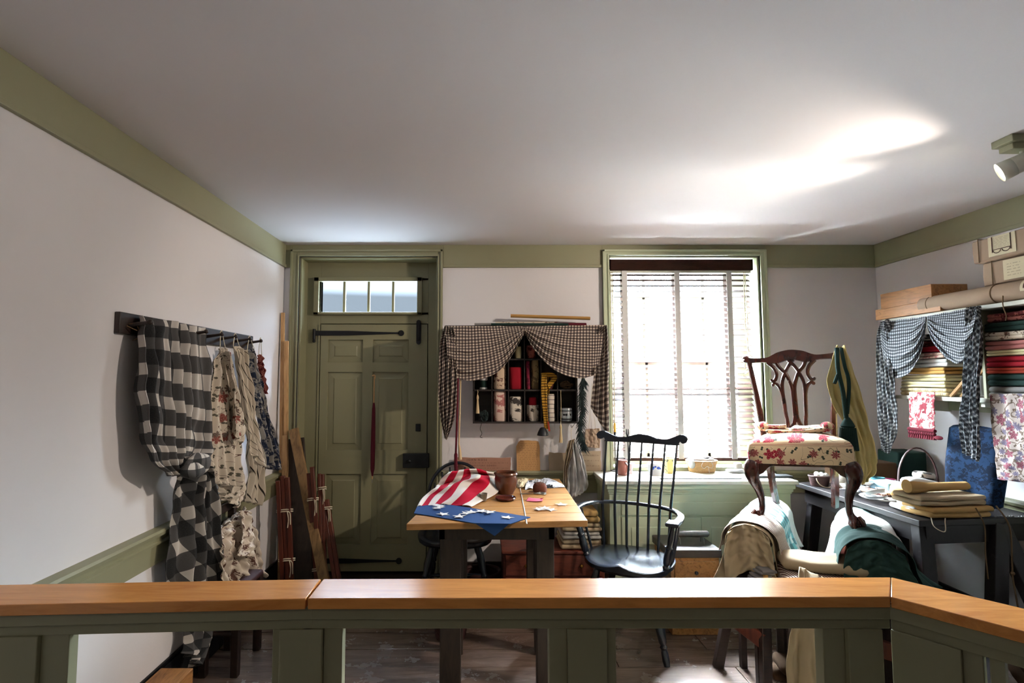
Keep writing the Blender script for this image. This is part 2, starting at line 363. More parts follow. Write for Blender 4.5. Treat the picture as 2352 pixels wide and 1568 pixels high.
def build(name,mb,mat,parent=None,sm=True,bev=0,solid=0,sub=0,origin=None,label=None,ang=40):
    vs=mb.v
    if parent is not None:
        o0=parent['_w'] if '_w' in parent else (0,0,0);R=Matrix.Rotation(0,3,'Z');off=Vector(o0)
    else:
        xs=[v.x for v in vs];ys=[v.y for v in vs];zs=[v.z for v in vs]
        off=Vector(origin) if origin else Vector(((min(xs)+max(xs))/2,(min(ys)+max(ys))/2,min(zs)))
    me=bpy.data.meshes.new(name);me.from_pydata([v-off for v in vs],[],mb.f);uvl=me.uv_layers.new(name='UVMap')
    for pl,uv in zip(me.polygons,mb.uv):
        if uv is None:
            n=pl.normal;ax=max(range(3),key=lambda i:abs(n[i]));ix=[(1,2),(0,2),(0,1)][ax]
            for li,vi in zip(pl.loop_indices,pl.vertices):
                c=me.vertices[vi].co;uvl.data[li].uv=(c[ix[0]],c[ix[1]])
        else:
            for li,q in zip(pl.loop_indices,uv):uvl.data[li].uv=q
    ms=mat if isinstance(mat,(list,tuple)) else [mat]
    for q in ms:me.materials.append(M[q] if isinstance(q,str) else q)
    for pl,i in zip(me.polygons,mb.mi):pl.material_index=i
    if sm:
        me.polygons.foreach_set('use_smooth',[True]*len(me.polygons));me.set_sharp_from_angle(angle=math.radians(ang))
    o=bpy.data.objects.new(name,me);sc.collection.objects.link(o)
    if parent is not None:
        o.parent=parent;o['_w']=tuple(parent['_w'])
    else:o.location=off;o['_w']=tuple(off)
    if bev:
        m=o.modifiers.new('bevel','BEVEL');m.width=bev;m.segments=2;m.limit_method='ANGLE';m.harden_normals=False
    if solid:
        m=o.modifiers.new('thickness','SOLIDIFY');m.thickness=solid;m.offset=0
    if sub:
        m=o.modifiers.new('soft','SUBSURF');m.levels=sub;m.render_levels=sub
    if label:o['label']=label
    return o
def tag(o,label,cat,group=None,kind=None):
    o['label']=label;o['category']=cat
    if group:o['group']=group
    if kind:o['kind']=kind
    return o
def thing(name,loc,label,cat,group=None):
    o=bpy.data.objects.new(name,None);sc.collection.objects.link(o);o.location=loc;o.empty_display_size=.1;o['_w']=tuple(loc);return tag(o,label,cat,group)
def one(name,mb,mat,label,cat,group=None,**k):return tag(build(name,mb,mat,None,**k),label,cat,group)
def struct(name,mb,mat,**k):
    o=build(name,mb,mat,k.pop('parent',None),**k)
    if o.parent is None:o['kind']='structure'
    return o
def res(pts,t):
    n=len(pts)-1;f=max(0,min(1,t))*n;i=min(int(f),n-1);return pts[i].lerp(pts[i+1],f-i)
def sheet(L,R,nf=5,amp=.02,n=(60,60),nrm=None,crush=1.,bot=None,top=None,seed=0,uvo=(0,0),bulge=0,ampf=None,rot=0,diag=0,wr=.004,uvs=1.):
    """hanging cloth between two edges (top -> bottom), vertical folds, bottom hem shape"""
    L=smooth(L,8);R=smooth(R,8);W=max((res(L,t)-res(R,t)).length for t in (0,.5,1));H=sum((L[i+1]-L[i]).length for i in range(len(L)-1))
    N=Vector(nrm) if nrm else Vector((0,-1,0));rnd=random.Random(seed);ph=rnd.random()*6;mb=MB()
    def fn(a,b):
        tt=b*(bot(a) if bot else 1);p=res(L,tt).lerp(res(R,tt),a)
        am=amp*(ampf(b) if ampf else 1)
        w=math.sin(2*PI*nf*a+ph+diag*b+.5*math.sin(3*b+ph))+.45*math.sin(2*PI*nf*2.3*a+1.3*ph+2*b)
        q=N*(am*w*.7+bulge*math.sin(PI*min(1,b))*math.sin(PI*a))
        q+=N*wr*noise.noise(Vector((a*7,b*9,seed)))*2+Vector((0,0,1))*wr*noise.noise(Vector((a*6,b*6,seed+4)))
        if top:q+=Vector((0,0,1))*top(a)*(1-b)
        return p+q
    c,s_=math.cos(rot),math.sin(rot)
    def uvf(a,b):
        u=a*W*crush*uvs+uvo[0];v=b*(bot(a) if bot else 1)*H*uvs+uvo[1];return (u*c-v*s_,u*s_+v*c)
    return mb.grid(fn,n[0],n[1],uvf)
def px(seq,**k):return [P(a,b,**k) for a,b in seq]
def net(rows,nu,nv,wx,wy,nz=0.,seed=0,uvf=None):
    """smooth surface through a net of 3D points (rows of equal length)"""
    R=[smooth(r,8) for r in rows];m=len(R[0]);cols=[smooth([r[i] for r in R],8) for i in range(m)]
    mb=MB()
    def fn(a,b):
        f=a*(m-1);i=min(int(f),m-2);p=res(cols[i],b).lerp(res(cols[i+1],b),f-i)
        return p+Vector((0,0,nz*noise.noise(Vector((a*6,b*6,seed)))))
    return mb.grid(fn,nu,nv,uvf or (lambda a,b:(a*wx,b*wy)))
def rotz(mb,c,a,tilt=None):
    R=Matrix.Rotation(a,3,'Z');c=Vector(c)
    if tilt is not None:R=tilt@R
    mb.v=[R@v+c for v in mb.v];return mb
def squig(mb,O,X,Y,w,h,rows,seed,sz=.5,gap=True,r=.0004):
    """lines of illegible handwriting"""
    rnd=random.Random(seed);X=Vector(X);Y=Vector(Y);O=Vector(O);N=X.cross(Y).normalized();lh=h/rows
    for i in range(rows):
        x=0;y=h-lh*(i+.6)
        while x<w-.004:
            L=min(rnd.uniform(.008,.026),w-x);n=max(3,int(L/.0022));pts=[]
            for k in range(n):
                pts.append((x+L*k/n,y+lh*sz*(.5 if k%2 else -.3)*rnd.uniform(.5,1.1)))
            for a,b in zip(pts,pts[1:]):
                A=O+X*a[0]+Y*a[1];B=O+X*b[0]+Y*b[1];d=(B-A).normalized();q=N.cross(d)*r
                mb.add([A-q,B-q,B+q,A+q],[(0,1,2,3)])
            x+=L+.005
    return mb
def text(name,s,size,O,X,Y,mat,parent,ext=.0002):
    c=bpy.data.curves.new(name,'FONT');c.body=s;c.size=size;c.extrude=ext;tmp=bpy.data.objects.new(name,c);sc.collection.objects.link(tmp)
    dg=bpy.context.evaluated_depsgraph_get();me=bpy.data.meshes.new_from_object(tmp.evaluated_get(dg));bpy.data.objects.remove(tmp)
    mb=MB();X=Vector(X);Y=Vector(Y);N=X.cross(Y);O=Vector(O)
    mb.add([O+X*v.co.x+Y*v.co.y+N*v.co.z for v in me.vertices],[tuple(p.vertices) for p in me.polygons])
    return build(name,mb,mat,parent,sm=False)
# ================================================================== SETTING
XL,XR,D,YB,ZC=-1.414,2.886,3.85,-1.9,2.417
mb=MB()
y=D+.25;rnd=random.Random(3);ws=[.25,.21,.24,.22,.19,.18,.30,.28,.27,.3,.26]
i=0
while y>YB:
    wd=ws[i%len(ws)];i+=1;x=XL-.1
    while x<XR+.1:
        L=rnd.uniform(1.8,3.2);x1=min(x+L,XR+.1)
        b=len(mb.v);mb.box(x,x1-.003,y-wd,y-.005,-.03,rnd.uniform(-.002,0));
        x=x1
    y-=wd
mb.box(XL-.1,XR+.1,YB,D+.25,-.05,-.028)
# worn old floor boards
t=T('old_floorboards',.3,.6);o=t.tc.outputs['Object'];v=t.scl(o,(1.2,9,1));n=t.noise(v,2.5,6,.65,.8);m2=t.noise(o,5,5,.7);k=t.step(t.noise(t.scl(o,(1,4,1)),16,6,.75),.66)
c=t.ramp(n,[(.3,lin('#4c3d34')),(.55,lin('#6e5d53')),(.8,lin('#8c7a6e'))]);c=t.mix(t.ma('MULTIPLY',m2,.5),c,lin('#54443c'));c=t.mix(t.ma('MULTIPLY',k,.35),c,lin('#8f8078'))
t.l(t.ma('ADD',t.ma('MULTIPLY',m2,.2),.16),t.b.inputs['Roughness']);t.bump(n,.25,.002);M['floor']=t.fin(c)
struct('floor',mb,'floor',sm=False,bev=.002)
struct('ceiling',MB().box(XL-.1,XR+.1,YB-.1,D+.1,ZC,ZC+.08),'ceil',sm=False)
struct('wall_left',MB().box(XL-.1,XL,YB-.1,D+.1,-.05,ZC),'wall',sm=False)
struct('wall_right',MB().box(XR,XR+.1,YB-.1,D+.1,-.05,ZC),'wall',sm=False)
struct('wall_rear',MB().box(XL,XR,YB-.1,YB,-.05,ZC),'tabdark',sm=False)
DX0,DX1,DZ1=-1.301,-.298,2.33;WX0,WX1,WZ0,WZ1=.942,2.036,.80,2.335
wb=MB()
for a in ((XL,DX0,0,ZC),(DX0,DX1,DZ1,ZC),(DX1,WX0,0,ZC),(WX0,WX1,0,WZ0),(WX0,WX1,WZ1,ZC),(WX1,XR,0,ZC)):
    wb.box(a[0],a[1],D,D+.24,a[2]-(.05 if a[2]==0 else 0),a[3])
struct('wall_back',wb,'wall',sm=False)
# frieze band under the ceiling
BZ=2.262
struct('trim_1',MB().box(XL,XL+.012,YB,D,BZ,ZC).box(XL,XL+.02,YB,D,BZ-.012,BZ+.008),'green',sm=False,bev=.002)
tb=MB()
for x0,x1 in ((XL,-1.362),(-.262,.895),(2.08,XR)):tb.box(x0,x1,D-.012,D,BZ,ZC).box(x0,x1,D-.02,D,BZ-.012,BZ+.008)
tb.box(-1.362,-.262,D-.012,D,2.378,ZC).box(.895,2.08,D-.012,D,2.378,ZC)
struct('trim_2',tb,'green',sm=False,bev=.002)
struct('trim_3',MB().box(XR-.012,XR,YB,D,BZ,ZC).box(XR-.02,XR,YB,D,BZ-.012,BZ+.008),'green',sm=False,bev=.002)
# chair rail
def chrail_y(x,sx,y0,y1):
    m=MB();pr=[(0,.80),(.05,.80),(.055,.79),(.05,.775),(.032,.77),(.028,.75),(.036,.745),(.034,.735),(.018,.73),(.014,.66),(.014,.645),(0,.645)]
    vs=[(x+sx*a,y,z) for y in (y0,y1) for a,z in pr];n=len(pr)
    return m.add(vs,[tuple(range(n)),tuple(range(n,2*n))[::-1]]+[(i,(i+1)%n,n+(i+1)%n,n+i) for i in range(n)])
def chrail_x(m,y,x0,x1):
    pr=[(0,.80),(.05,.80),(.055,.79),(.05,.775),(.032,.77),(.028,.75),(.036,.745),(.034,.735),(.018,.73),(.014,.66),(.014,.645),(0,.645)]
    n=len(pr);vs=[(x,y-a,z) for x in (x0,x1) for a,z in pr]
    return m.add(vs,[tuple(range(n)),tuple(range(n,2*n))[::-1]]+[(i,(i+1)%n,n+(i+1)%n,n+i) for i in range(n)])
struct('trim_4',chrail_y(XL,1,1.25,D),'green',sm=False)
m=MB();chrail_x(m,D,-.262,.895);chrail_x(m,D,2.08,XR);struct('trim_5',m,'green',sm=False)
struct('trim_6',chrail_y(XR,-1,1.25,D),'green',sm=False)
struct('baseboard_left',MB().box(XL,XL+.02,YB,D,0,.17).box(XL,XL+.012,YB,D,.17,.185),'black',sm=False,bev=.002)
struct('baseboard_right',MB().box(XR-.02,XR,YB,D,0,.18),'black',sm=False)
m=MB()
for x0,x1 in ((-.262,.895),(2.08,XR)):m.box(x0,x1,D-.02,D,0,.17)
struct('baseboard_back',m,'dark',sm=False)
def casing(name,x0,x1,z0,z1,ix0,ix1,iz1,mat,parent=None):
    m=MB()
    for a,b,c,d in ((x0,ix0,z0,z1),(ix1,x1,z0,z1),(ix0,ix1,iz1,z1)):
        m.box(a,b,D-.022,D,c,d)
    m.box(x0,x0+.016,D-.035,D,z0,z1).box(x1-.016,x1,D-.035,D,z0,z1).box(x0,x1,D-.035,D,z1-.016,z1)
    m.box(ix0-.012,ix0,D-.03,D,z0,iz1).box(ix1,ix1+.012,D-.03,D,z0,iz1).box(ix0-.012,ix1+.012,D-.03,D,iz1,iz1+.012)
    return struct(name,m,mat,sm=False,bev=.002,parent=parent)
# ---------------------------------------------------------------- door
dr=thing('door_1',((DX0+DX1)/2,D,0),'','');del dr['label'];del dr['category'];dr['kind']='structure'
casing('door_casing',-1.362,-.262,0,2.378,DX0,DX1,DZ1,'green',dr)
DY=D+.14
m=MB();m.box(DX0,DX0+.012,D,DY+.06,0,DZ1).box(DX1-.012,DX1,D,DY+.06,0,DZ1).box(DX0,DX1,D,DY+.06,DZ1-.012,DZ1)
LX0,LX1,LZ0,LZ1=-1.18,-.385,.055,1.85
TX0,TX1,TZ0,TZ1=P(738,0,y=DY).x,P(975,0,y=DY).x,P(850,723,y=DY).z,P(850,638,y=DY).z
m.box(DX0,LX0-.006,DY,DY+.05,0,DZ1).box(LX1+.006,DX1,DY,DY+.05,0,DZ1).box(LX0-.006,LX1+.006,DY,DY+.05,LZ1+.006,TZ0+.02).box(LX0-.006,LX1+.006,DY,DY+.05,TZ1-.02,DZ1).box(LX0-.02,LX0-.008,DY-.006,DY,0,LZ1)
m.box(LX0-.006,TX0+.02,DY,DY+.05,TZ0,TZ1).box(TX1-.02,LX1+.006,DY,DY+.05,TZ0,TZ1)
struct('door_frame',m,'green2',sm=False,bev=.002,parent=dr)
struct('threshold',MB().box(DX0,DX1,D-.01,DY+.1,0,.04),'dark',sm=False,parent=dr)
m=MB();yf=DY-.004;m.box(LX0,LX1,yf+.02,yf+.045,LZ0,LZ1)
cols=[(P(738,0,y=DY).x,P(770,0,y=DY).x),(P(846,0,y=DY).x,P(868,0,y=DY).x),(P(946,0,y=DY).x,LX1)]
cols[0]=(LX0,cols[0][1])
for a,b in cols:m.box(a,b,yf,yf+.03,LZ0,LZ1)
zz=[P(850,q,y=DY).z for q in (745,780,832,854,1033,1088,1250,1312)]
for a,b in ((1,0),(3,2),(5,4),(7,6)):
    z0,z1=max(zz[a],LZ0),min(zz[b],LZ1);m.box(LX0,LX1,yf+.0005,yf+.03,z0,z1)
for c0,c1 in ((cols[0][1],cols[1][0]),(cols[1][1],cols[2][0])):
    for a,b in ((2,1),(4,3),(6,5)):
        z0,z1=zz[a],zz[b];i=.05;vs=[(c0,yf+.016,z0),(c1,yf+.016,z0),(c1,yf+.016,z1),(c0,yf+.016,z1),(c0+i,yf+.006,z0+i),(c1-i,yf+.006,z0+i),(c1-i,yf+.006,z1-i),(c0+i,yf+.006,z1-i)]
        vs+= [(c0+i-.006,yf+.010,z0+i-.006),(c1-i+.006,yf+.010,z0+i-.006),(c1-i+.006,yf+.010,z1-i+.006),(c0+i-.006,yf+.010,z1-i+.006)]
        m.add(vs,[(4,5,6,7)]+[(j,(j+1)%4,8+(j+1)%4,8+j) for j in range(4)]+[(8+j,8+(j+1)%4,4+(j+1)%4,4+j) for j in range(4)])
struct('door_leaf',m,'green2',sm=False,parent=dr)
struct('door_backing',MB().box(DX0-.02,DX1+.02,DY+.05,DY+.075,-.02,TZ0+.015).box(DX0-.02,TX0+.03,DY+.05,DY+.075,TZ0,DZ1+.01).box(TX1-.03,DX1+.02,DY+.05,DY+.075,TZ0,DZ1+.01).box(DX0,DX1,DY+.05,DY+.075,TZ1-.01,DZ1+.01),'green2',sm=False,parent=dr)  # unseen panels added behind door and transom frame to stop daylight leaking round
def strap_hinge(z,x0):
    m=MB();p=[(x0,-.018),(x0+.25,-.017),(x0+.45,-.010),(x0+.58,-.006),(x0+.62,-.006)]
    up=[(a,-b) for a,b in p[::-1]];m.prism(p+up,.006,(0,yf-.004,z))
    m.prism([(x0+.635+.022*math.cos(k*PI/8),.022*math.sin(k*PI/8)) for k in range(16)],.006,(0,yf-.004,z))
    m.tube([(x0-.012,yf-.012,z-.05),(x0-.012,yf-.012,z+.03)],.011).ball((x0-.012,yf-.012,z-.06),.012).box(x0-.02,x0+.02,yf-.012,yf,z-.018,z+.018);return m
zh=P(830,765,y=DY).z;build('strap_hinge',strap_hinge(zh,-1.215),'black',dr)
zh=P(830,1287,y=DY).z;build('strap_hinge',strap_hinge(zh,-1.215),'black',dr)
zc=P(968,763,y=DY).z;xc=P(968,0,y=DY).x
out=[(xc+.017*math.cos(a*PI/8),zc+.075+.017*math.sin(a*PI/8)) for a in range(9)]+[(xc-.017*math.cos(a*PI/8),zc-.075-.017*math.sin(a*PI/8)) for a in range(9)]
build('door_bolt',MB().prism(out,.01,(0,yf-.006,0)).box(xc-.008,xc+.008,yf-.024,yf-.008,zc-.06,zc+.07),'black',dr)
a=P(927,1040,y=DY);b=P(986,1072,y=DY);build('lock_box',MB().box(a.x,b.x,yf-.04,yf,b.z,a.z).ball((a.x+.05,yf-.05,(a.z+b.z)/2),.014),'black',dr,bev=.003)
a=P(955,973,y=DY);b=P(966,990,y=DY);build('keyhole_plate',MB().box(a.x,b.x,yf-.006,yf,b.z,a.z),'black',dr,bev=.002)
# transom light
m=MB();g=.036
m.box(TX0,TX0+g,DY-.03,DY+.03,TZ0,TZ1).box(TX1-g,TX1,DY-.03,DY+.03,TZ0,TZ1).box(TX0,TX1,DY-.03,DY+.03,TZ0,TZ0+.018).box(TX0,TX1,DY-.03,DY+.03,TZ1-.03,TZ1)
tw=(TX1-TX0-2*g)/4
for k in (1,2,3):m.box(TX0+g+tw*k-.009,TX0+g+tw*k+.009,DY,DY+.03,TZ0,TZ1)
tf=struct('transom_frame',m,'green2',sm=False,bev=.002,parent=dr)
for k in range(4):build('transom_pane',MB().box(TX0+g+tw*k,TX0+g+tw*(k+1),DY+.015,DY+.018,TZ0+.01,TZ1-.02),'glass2',tf,sm=False)
# ---------------------------------------------------------------- window
wn=thing('window_1',((WX0+WX1)/2,D,WZ0),'','');del wn['label'];del wn['category'];wn['kind']='structure'
casing('window_casing',.895,2.08,.80,2.378,WX0,WX1,2.335,'sage',wn)
WY=D+.17
m=MB();m.box(WX0-.001,WX0+.012,D,WY+.05,WZ0,WZ1).box(WX1-.012,WX1+.001,D,WY+.05,WZ0,WZ1).box(WX0,WX1,D,WY+.05,WZ1-.012,WZ1)
struct('window_jamb',m,'sage',sm=False,parent=wn)
struct('window_sill',MB().box(WX0,WX1,D-.02,WY+.07,WZ0,WZ0+.02).box(WX0+.01,WX1-.01,WY-.03,WY+.05,WZ0+.02,WZ0+.055),'sage',sm=False,bev=.003,parent=wn)
gx0,gx1=WX0+.085,WX1-.11
def sash(z0,z1,y):
    m=MB();m.box(WX0+.012,gx0,y,y+.035,z0,z1).box(gx1,WX1-.012,y,y+.035,z0,z1).box(gx0,gx1,y,y+.035,z0,z0+.05).box(gx0,gx1,y,y+.035,z1-.045,z1)
    for k in (1,2,3):
        x=gx0+(gx1-gx0)*k/4;m.box(x-.011,x+.011,y,y+.03,z0,z1)
    for k in (1,2):
        z=z0+(z1-z0)*k/3;m.box(gx0,gx1,y,y+.03,z-.011,z+.011)
    o=struct('window_sash',m,'white',sm=False,bev=.002,parent=wn)
    for i in range(4):
        for k in range(3):
            xa=gx0+(gx1-gx0)*i/4;za=z0+(z1-z0)*k/3;build('window_pane',MB().box(xa,xa+(gx1-gx0)/4,y+.015,y+.018,za,za+(z1-z0)/3),'glass',o,sm=False)
zm=P(1550,838,y=WY).z
sash(WZ0+.05,zm+.03,WY-.02);sash(zm-.03,WZ1-.01,WY+.02)
# venetian blind
vb=thing('venetian_blind',(1.47,D+.06,2.2),'dark wooden slatted blind with cream tapes, filling the sash window','blind')
BX0,BX1=.952,1.99;yb=D+.045
build('valance',MB().box(BX0-.008,BX1+.006,D+.0,D+.018,2.233,2.314).box(BX0-.008,BX0+.01,D,D+.08,2.233,2.314).box(BX1-.01,BX1+.006,D,D+.08,2.233,2.314),'slat',vb,bev=.003)
build('head_rail',MB().box(BX0,BX1,yb-.02,yb+.035,2.22,2.26),'white',vb)
m=MB();z=2.205;zb=.875;k=0
while z>zb+.03:
    tl=math.radians(31)
    m.ob((1.471,yb,z),BX1-BX0-.01,.036,.0025,rx=tl);z-=.0395;k+=1
build('slat',m,'slat',vb,sm=False)['kind']='stuff'
build('bottom_rail',MB().box(BX0,BX1,yb-.025,yb+.025,zb-.015,zb+.008),'slat',vb,bev=.003)
for q in (1436,1557,1677):
    x=P(q,850,y=yb).x;build('ladder_tape',MB().box(x-.019,x+.019,yb-.031,yb-.0295,zb,2.235).box(x-.019,x+.019,yb+.029,yb+.0305,zb,2.235),'white_c',vb,sm=False)
def cord(pts,r,mat,par,name='cord'):return build(name,MB().tube(smooth(pts,6),r,6),mat,par)
cord(px([(1402,625),(1404,760),(1406,900),(1409,1060)],y=D-.01),.0028,'cord',vb,'tilt_cord')
cord(px([(1405,625),(1409,780),(1411,930),(1412,1062)],y=D-.012),.0028,'cord',vb,'tilt_cord')
cord(px([(1708,625),(1710,700),(1713,760),(1722,830),(1712,850),(1714,822),(1724,815),(1726,845),(1708,862),(1714,866)],y=D-.014),.0028,'cord',vb,'lift_cord')
cord(px([(1711,625),(1716,720),(1718,800),(1726,822),(1718,858)],y=D-.016),.0028,'cord',vb,'lift_cord')
# ---------------------------------------------------------------- cabinet under window
wc=thing('window_cabinet',(1.41,3.65,0),'pale green panelled cabinet built out under the window','cabinet')
build('cabinet_top',MB().box(.80,2.03,3.45,D-.001,.775,.799),'white',wc,bev=.004)
m=MB();cx0,cx1,cy=.835,1.995,3.49
m.box(cx0,cx1,cy,D-.001,.0,.775).box(cx0-.02,cx1+.02,cy-.025,D-.001,.745,.775).box(cx0-.012,cx1+.012,cy-.014,D-.001,.725,.745).box(cx0-.006,cx1+.006,cy-.007,D-.001,.712,.725)
build('cabinet_body',m,'sage',wc,sm=False,bev=.002)
z1,z2,z3=.66,.585,.565
build('flap_door',MB().box(cx0+.075,cx1-.06,cy-.008,cy+.002,z2,z1).box(cx0+.075,cx1-.06,cy-.012,cy+.002,z2-.006,z2),'sage',wc,bev=.002)
for a,b in ((cx0+.075,(cx0+cx1)/2-.003),((cx0+cx1)/2+.003,cx1-.06)):
    m=MB().box(a,b,cy-.008,cy+.002,.1,z3).box(a+.06,b-.06,cy-.013,cy-.008,.16,z3-.06)
    d=build('cabinet_door',m,'sage',wc,bev=.002);kx=b-.03 if a<1.2 else a+.03
    build('turn_catch',MB().ball((kx,cy-.02,.38),(.018,.012,.01)),'sage',d)
# ================================================================== RAILING
ZR=.92
def poly(m,pts,z0,z1):
    n=len(pts);m.add([(p[0],p[1],z0) for p in pts]+[(p[0],p[1],z1) for p in pts],[tuple(range(n))[::-1],tuple(range(n,2*n))]+[(i,(i+1)%n,n+(i+1)%n,n+i) for i in range(n)]);return m
def q(a,b):v=P(a,b,z=ZR);return (v.x,v.y)
cap=.026
def fence_sec(label,capq,O,ang,L,panels,bays):
    """panels: (x0,x1) solid boards; bays: trim strips in the section's own axis"""
    t=thing('barrier_railing',(O[0],O[1],0),label,'railing','wood capped visitor barrier sections')
    build('hand_rail',poly(MB(),capq,ZR-cap,ZR),'maple',t,bev=.002)
    R=Matrix.Rotation(ang,3,'Z');o=Vector((O[0],O[1],0))
    def bx(name,b,mat='green'):
        m=MB()
        for a in b:m.box(*a)
        m.v=[R@v+o for v in m.v];return build(name,m,mat,t,sm=False,bev=.002)
    bx('top_rail',[(0,L,.0,.07,.862,.893),(0,L,.012,.06,.835,.862)])
    for a,b in panels:bx('post_panel',[(a,b,.005,.065,0,.836)])
    for a,b in bays:bx('trim_strip',[(a,b,.018,.052,0,.836)])
    bx('bottom_rail',[(0,L,.012,.06,0,.12)])
    return t
J0=q(740,1329);J1=q(704,1374);E0=q(2047,1325);E1=q(2046,1370)
A0=q(95,1341);A1=q(0,1391)
yf1=1.362
fence_sec('long middle length of barrier with orange maple cap',[(J1[0]+.003,J1[1]),(E1[0]-.002,E1[1]),(E0[0]-.002,E0[1]),(J0[0]+.003,J0[1])],(-.412,1.352),0,1.424,
 [(-.02+.0,.028),(.63,.725),(1.315,1.40)],[(.028,.075),(.585,.63),(.725,.75),(1.26,1.315)])
ang=math.atan2(A0[1]-J0[1],A0[0]-J0[0])
fence_sec('left length of barrier with orange maple cap, ending at wall',[(-1.40,q(0,1391)[1]-.01),(J1[0]-.003,J1[1]),(J0[0]-.003,J0[1]),(-1.40,A0[1]-.012)],(-1.395,1.297),math.atan2(.055,.98),.99,
 [(0,.345),(.91,.985)],[(.345,.41),(.89,.91)])
d3=Vector((.157,-.195)).normalized();n3=Vector((d3.y,-d3.x))
L3=1.1
fence_sec('right length of barrier angled towards the viewer, reddish cap',[E1,(E1[0]+d3.x*L3,E1[1]+d3.y*L3),(E0[0]+d3.x*L3,E0[1]+d3.y*L3),E0],(E1[0]+.002,E1[1]+.012),math.atan2(d3.y,d3.x),L3,
 [(0.0,.13),(.62,.75)],[(.13,.165),(.175,.20),(.58,.62)])
# ================================================================== WORK TABLE (flag)
zt=.785
tA=P(933,1203,z=zt);tB=P(1350,1195,z=zt);tC=P(1285,1099,z=zt);tD=P(1040,1099,z=zt)
tt=thing('work_table',((tA.x+tB.x)/2,(tA.y+tC.y)/2,0),'scrubbed pine topped work table on dark board legs, flag spread on it','table')
m=MB();K=7
for k in range(K):
    f0=k/K+.0015;f1=(k+1)/K-.0015
    a,b=tA.lerp(tD,f0),tB.lerp(tC,f0);c,d=tB.lerp(tC,f1),tA.lerp(tD,f1)
    # bread-board joint two thirds across
    for u0,u1 in ((0,.985),):
        poly(m,[(a.x,a.y),(b.x,b.y),(c.x,c.y),(d.x,d.y)],zt-.03,zt)
build('tabletop',m,'table',tt,sm=False,bev=.003)
ax0,ax1,ay0,ay1=-.19,.36,tA.y+.1,tC.y-.05
build('apron',MB().box(ax0,ax1,ay0,ay0+.03,zt-.10,zt-.031).box(ax0,ax1,ay1-.03,ay1,zt-.10,zt-.031).box(ax0,ax0+.03,ay0,ay1,zt-.10,zt-.031).box(ax1-.03,ax1,ay0,ay1,zt-.10,zt-.031),'tabdark',tt,sm=False,bev=.002)
for x,y,wx in ((-.135,ay0+.04,.10),(.315,ay0+.04,.085),(-.115,2.95,.06),(.325,2.95,.06),(-.1,3.28,.06),(.315,3.28,.06)):
    build('leg',MB().box(x-wx/2,x+wx/2,y-.03,y+.03,0,zt-.10 if y<2.6 or y>3.2 else zt-.032),'tabdark',tt,sm=False,bev=.004)
def onT(a,b,dz=0):return P(a,b,z=zt+dz)
# flag
fl=thing('striped_flag',onT(1050,1130),'red and white striped flag heaped on pine table, blue canton spread in front','flag')
def f5(x,y,z):return P(920+x/4.9,1040+y/4.9,z=z)
rows=[[f5(188,602,zt+.004),f5(330,590,zt+.004),f5(520,580,zt+.006),f5(800,606,zt+.004)],
[f5(275,480,zt+.03),f5(430,470,zt+.035),f5(650,470,zt+.045),f5(910,545,zt+.008)],
[f5(380,400,zt+.06),f5(540,375,zt+.075),f5(740,340,zt+.085),f5(1100,435,zt+.02)],
[f5(410,360,zt+.05),f5(590,345,zt+.05),f5(860,265,zt+.12),f5(1075,360,zt+.03)],
[f5(450,300,zt+.08),f5(640,270,zt+.09),f5(850,235,zt+.09),f5(1065,265,zt+.06)],
[f5(545,215,zt+.12),f5(680,190,zt+.125),f5(820,178,zt+.13),f5(1050,222,zt+.09)],
[f5(550,250,zt+.02),f5(690,225,zt+.02),f5(830,215,zt+.02),f5(1040,250,zt+.01)]]
mb=net(rows,70,90,1,1,.012,3,lambda a,b:(a*.56+.08,b*.8))
build('striped_field',mb,'flag',fl,solid=.002)
cz=zt+.004
cp=[f5(150,680,cz),f5(188,604,cz),f5(300,588,cz),f5(520,578,cz),f5(880,632,cz),f5(1180,676,cz),f5(1462,722,cz),f5(1330,765,cz),f5(1235,797,cz),f5(835,792,cz),f5(560,745,cz),f5(330,705,cz)]
m=MB();poly(m,[(p.x,p.y) for p in cp],zt+.002,zt+.005)
hy=tA.y-.004;a=P(920+835/4.9,1040+792/4.9,y=hy);b=P(920+1235/4.9,1040+797/4.9,y=hy);t1=P(920+1060/4.9,1040+938/4.9,y=hy-.006)
m.prism([(a.x,zt+.005),(t1.x,t1.z),(b.x,zt+.005)],.003,(0,hy,0))
build('blue_canton',m,'navy',fl,sm=False)
def star(c,r,rz,tz=0.,seed=0):
    rnd=random.Random(seed);m=MB();n=10;top=[];bot=[]
    for k in range(n):
        a=rz+PI*k/5;q=r*(1 if k%2==0 else .42);h=.004*rnd.random()*(k%2==0)
        top.append((c[0]+q*math.cos(a),c[1]+q*math.sin(a),c[2]+.002+h+tz*q*math.cos(a)));bot.append((top[-1][0],top[-1][1],top[-1][2]-.0012))
    m.add(top+[(c[0],c[1],c[2]+.003)]+bot+[(c[0],c[1],c[2]+.0015)],[(i,(i+1)%n,n) for i in range(n)]+[(n+1+(i+1)%n,n+1+i,2*n+1) for i in range(n)]+[(i,n+1+i,n+1+(i+1)%n,(i+1)%n) for i in range(n)]);return m
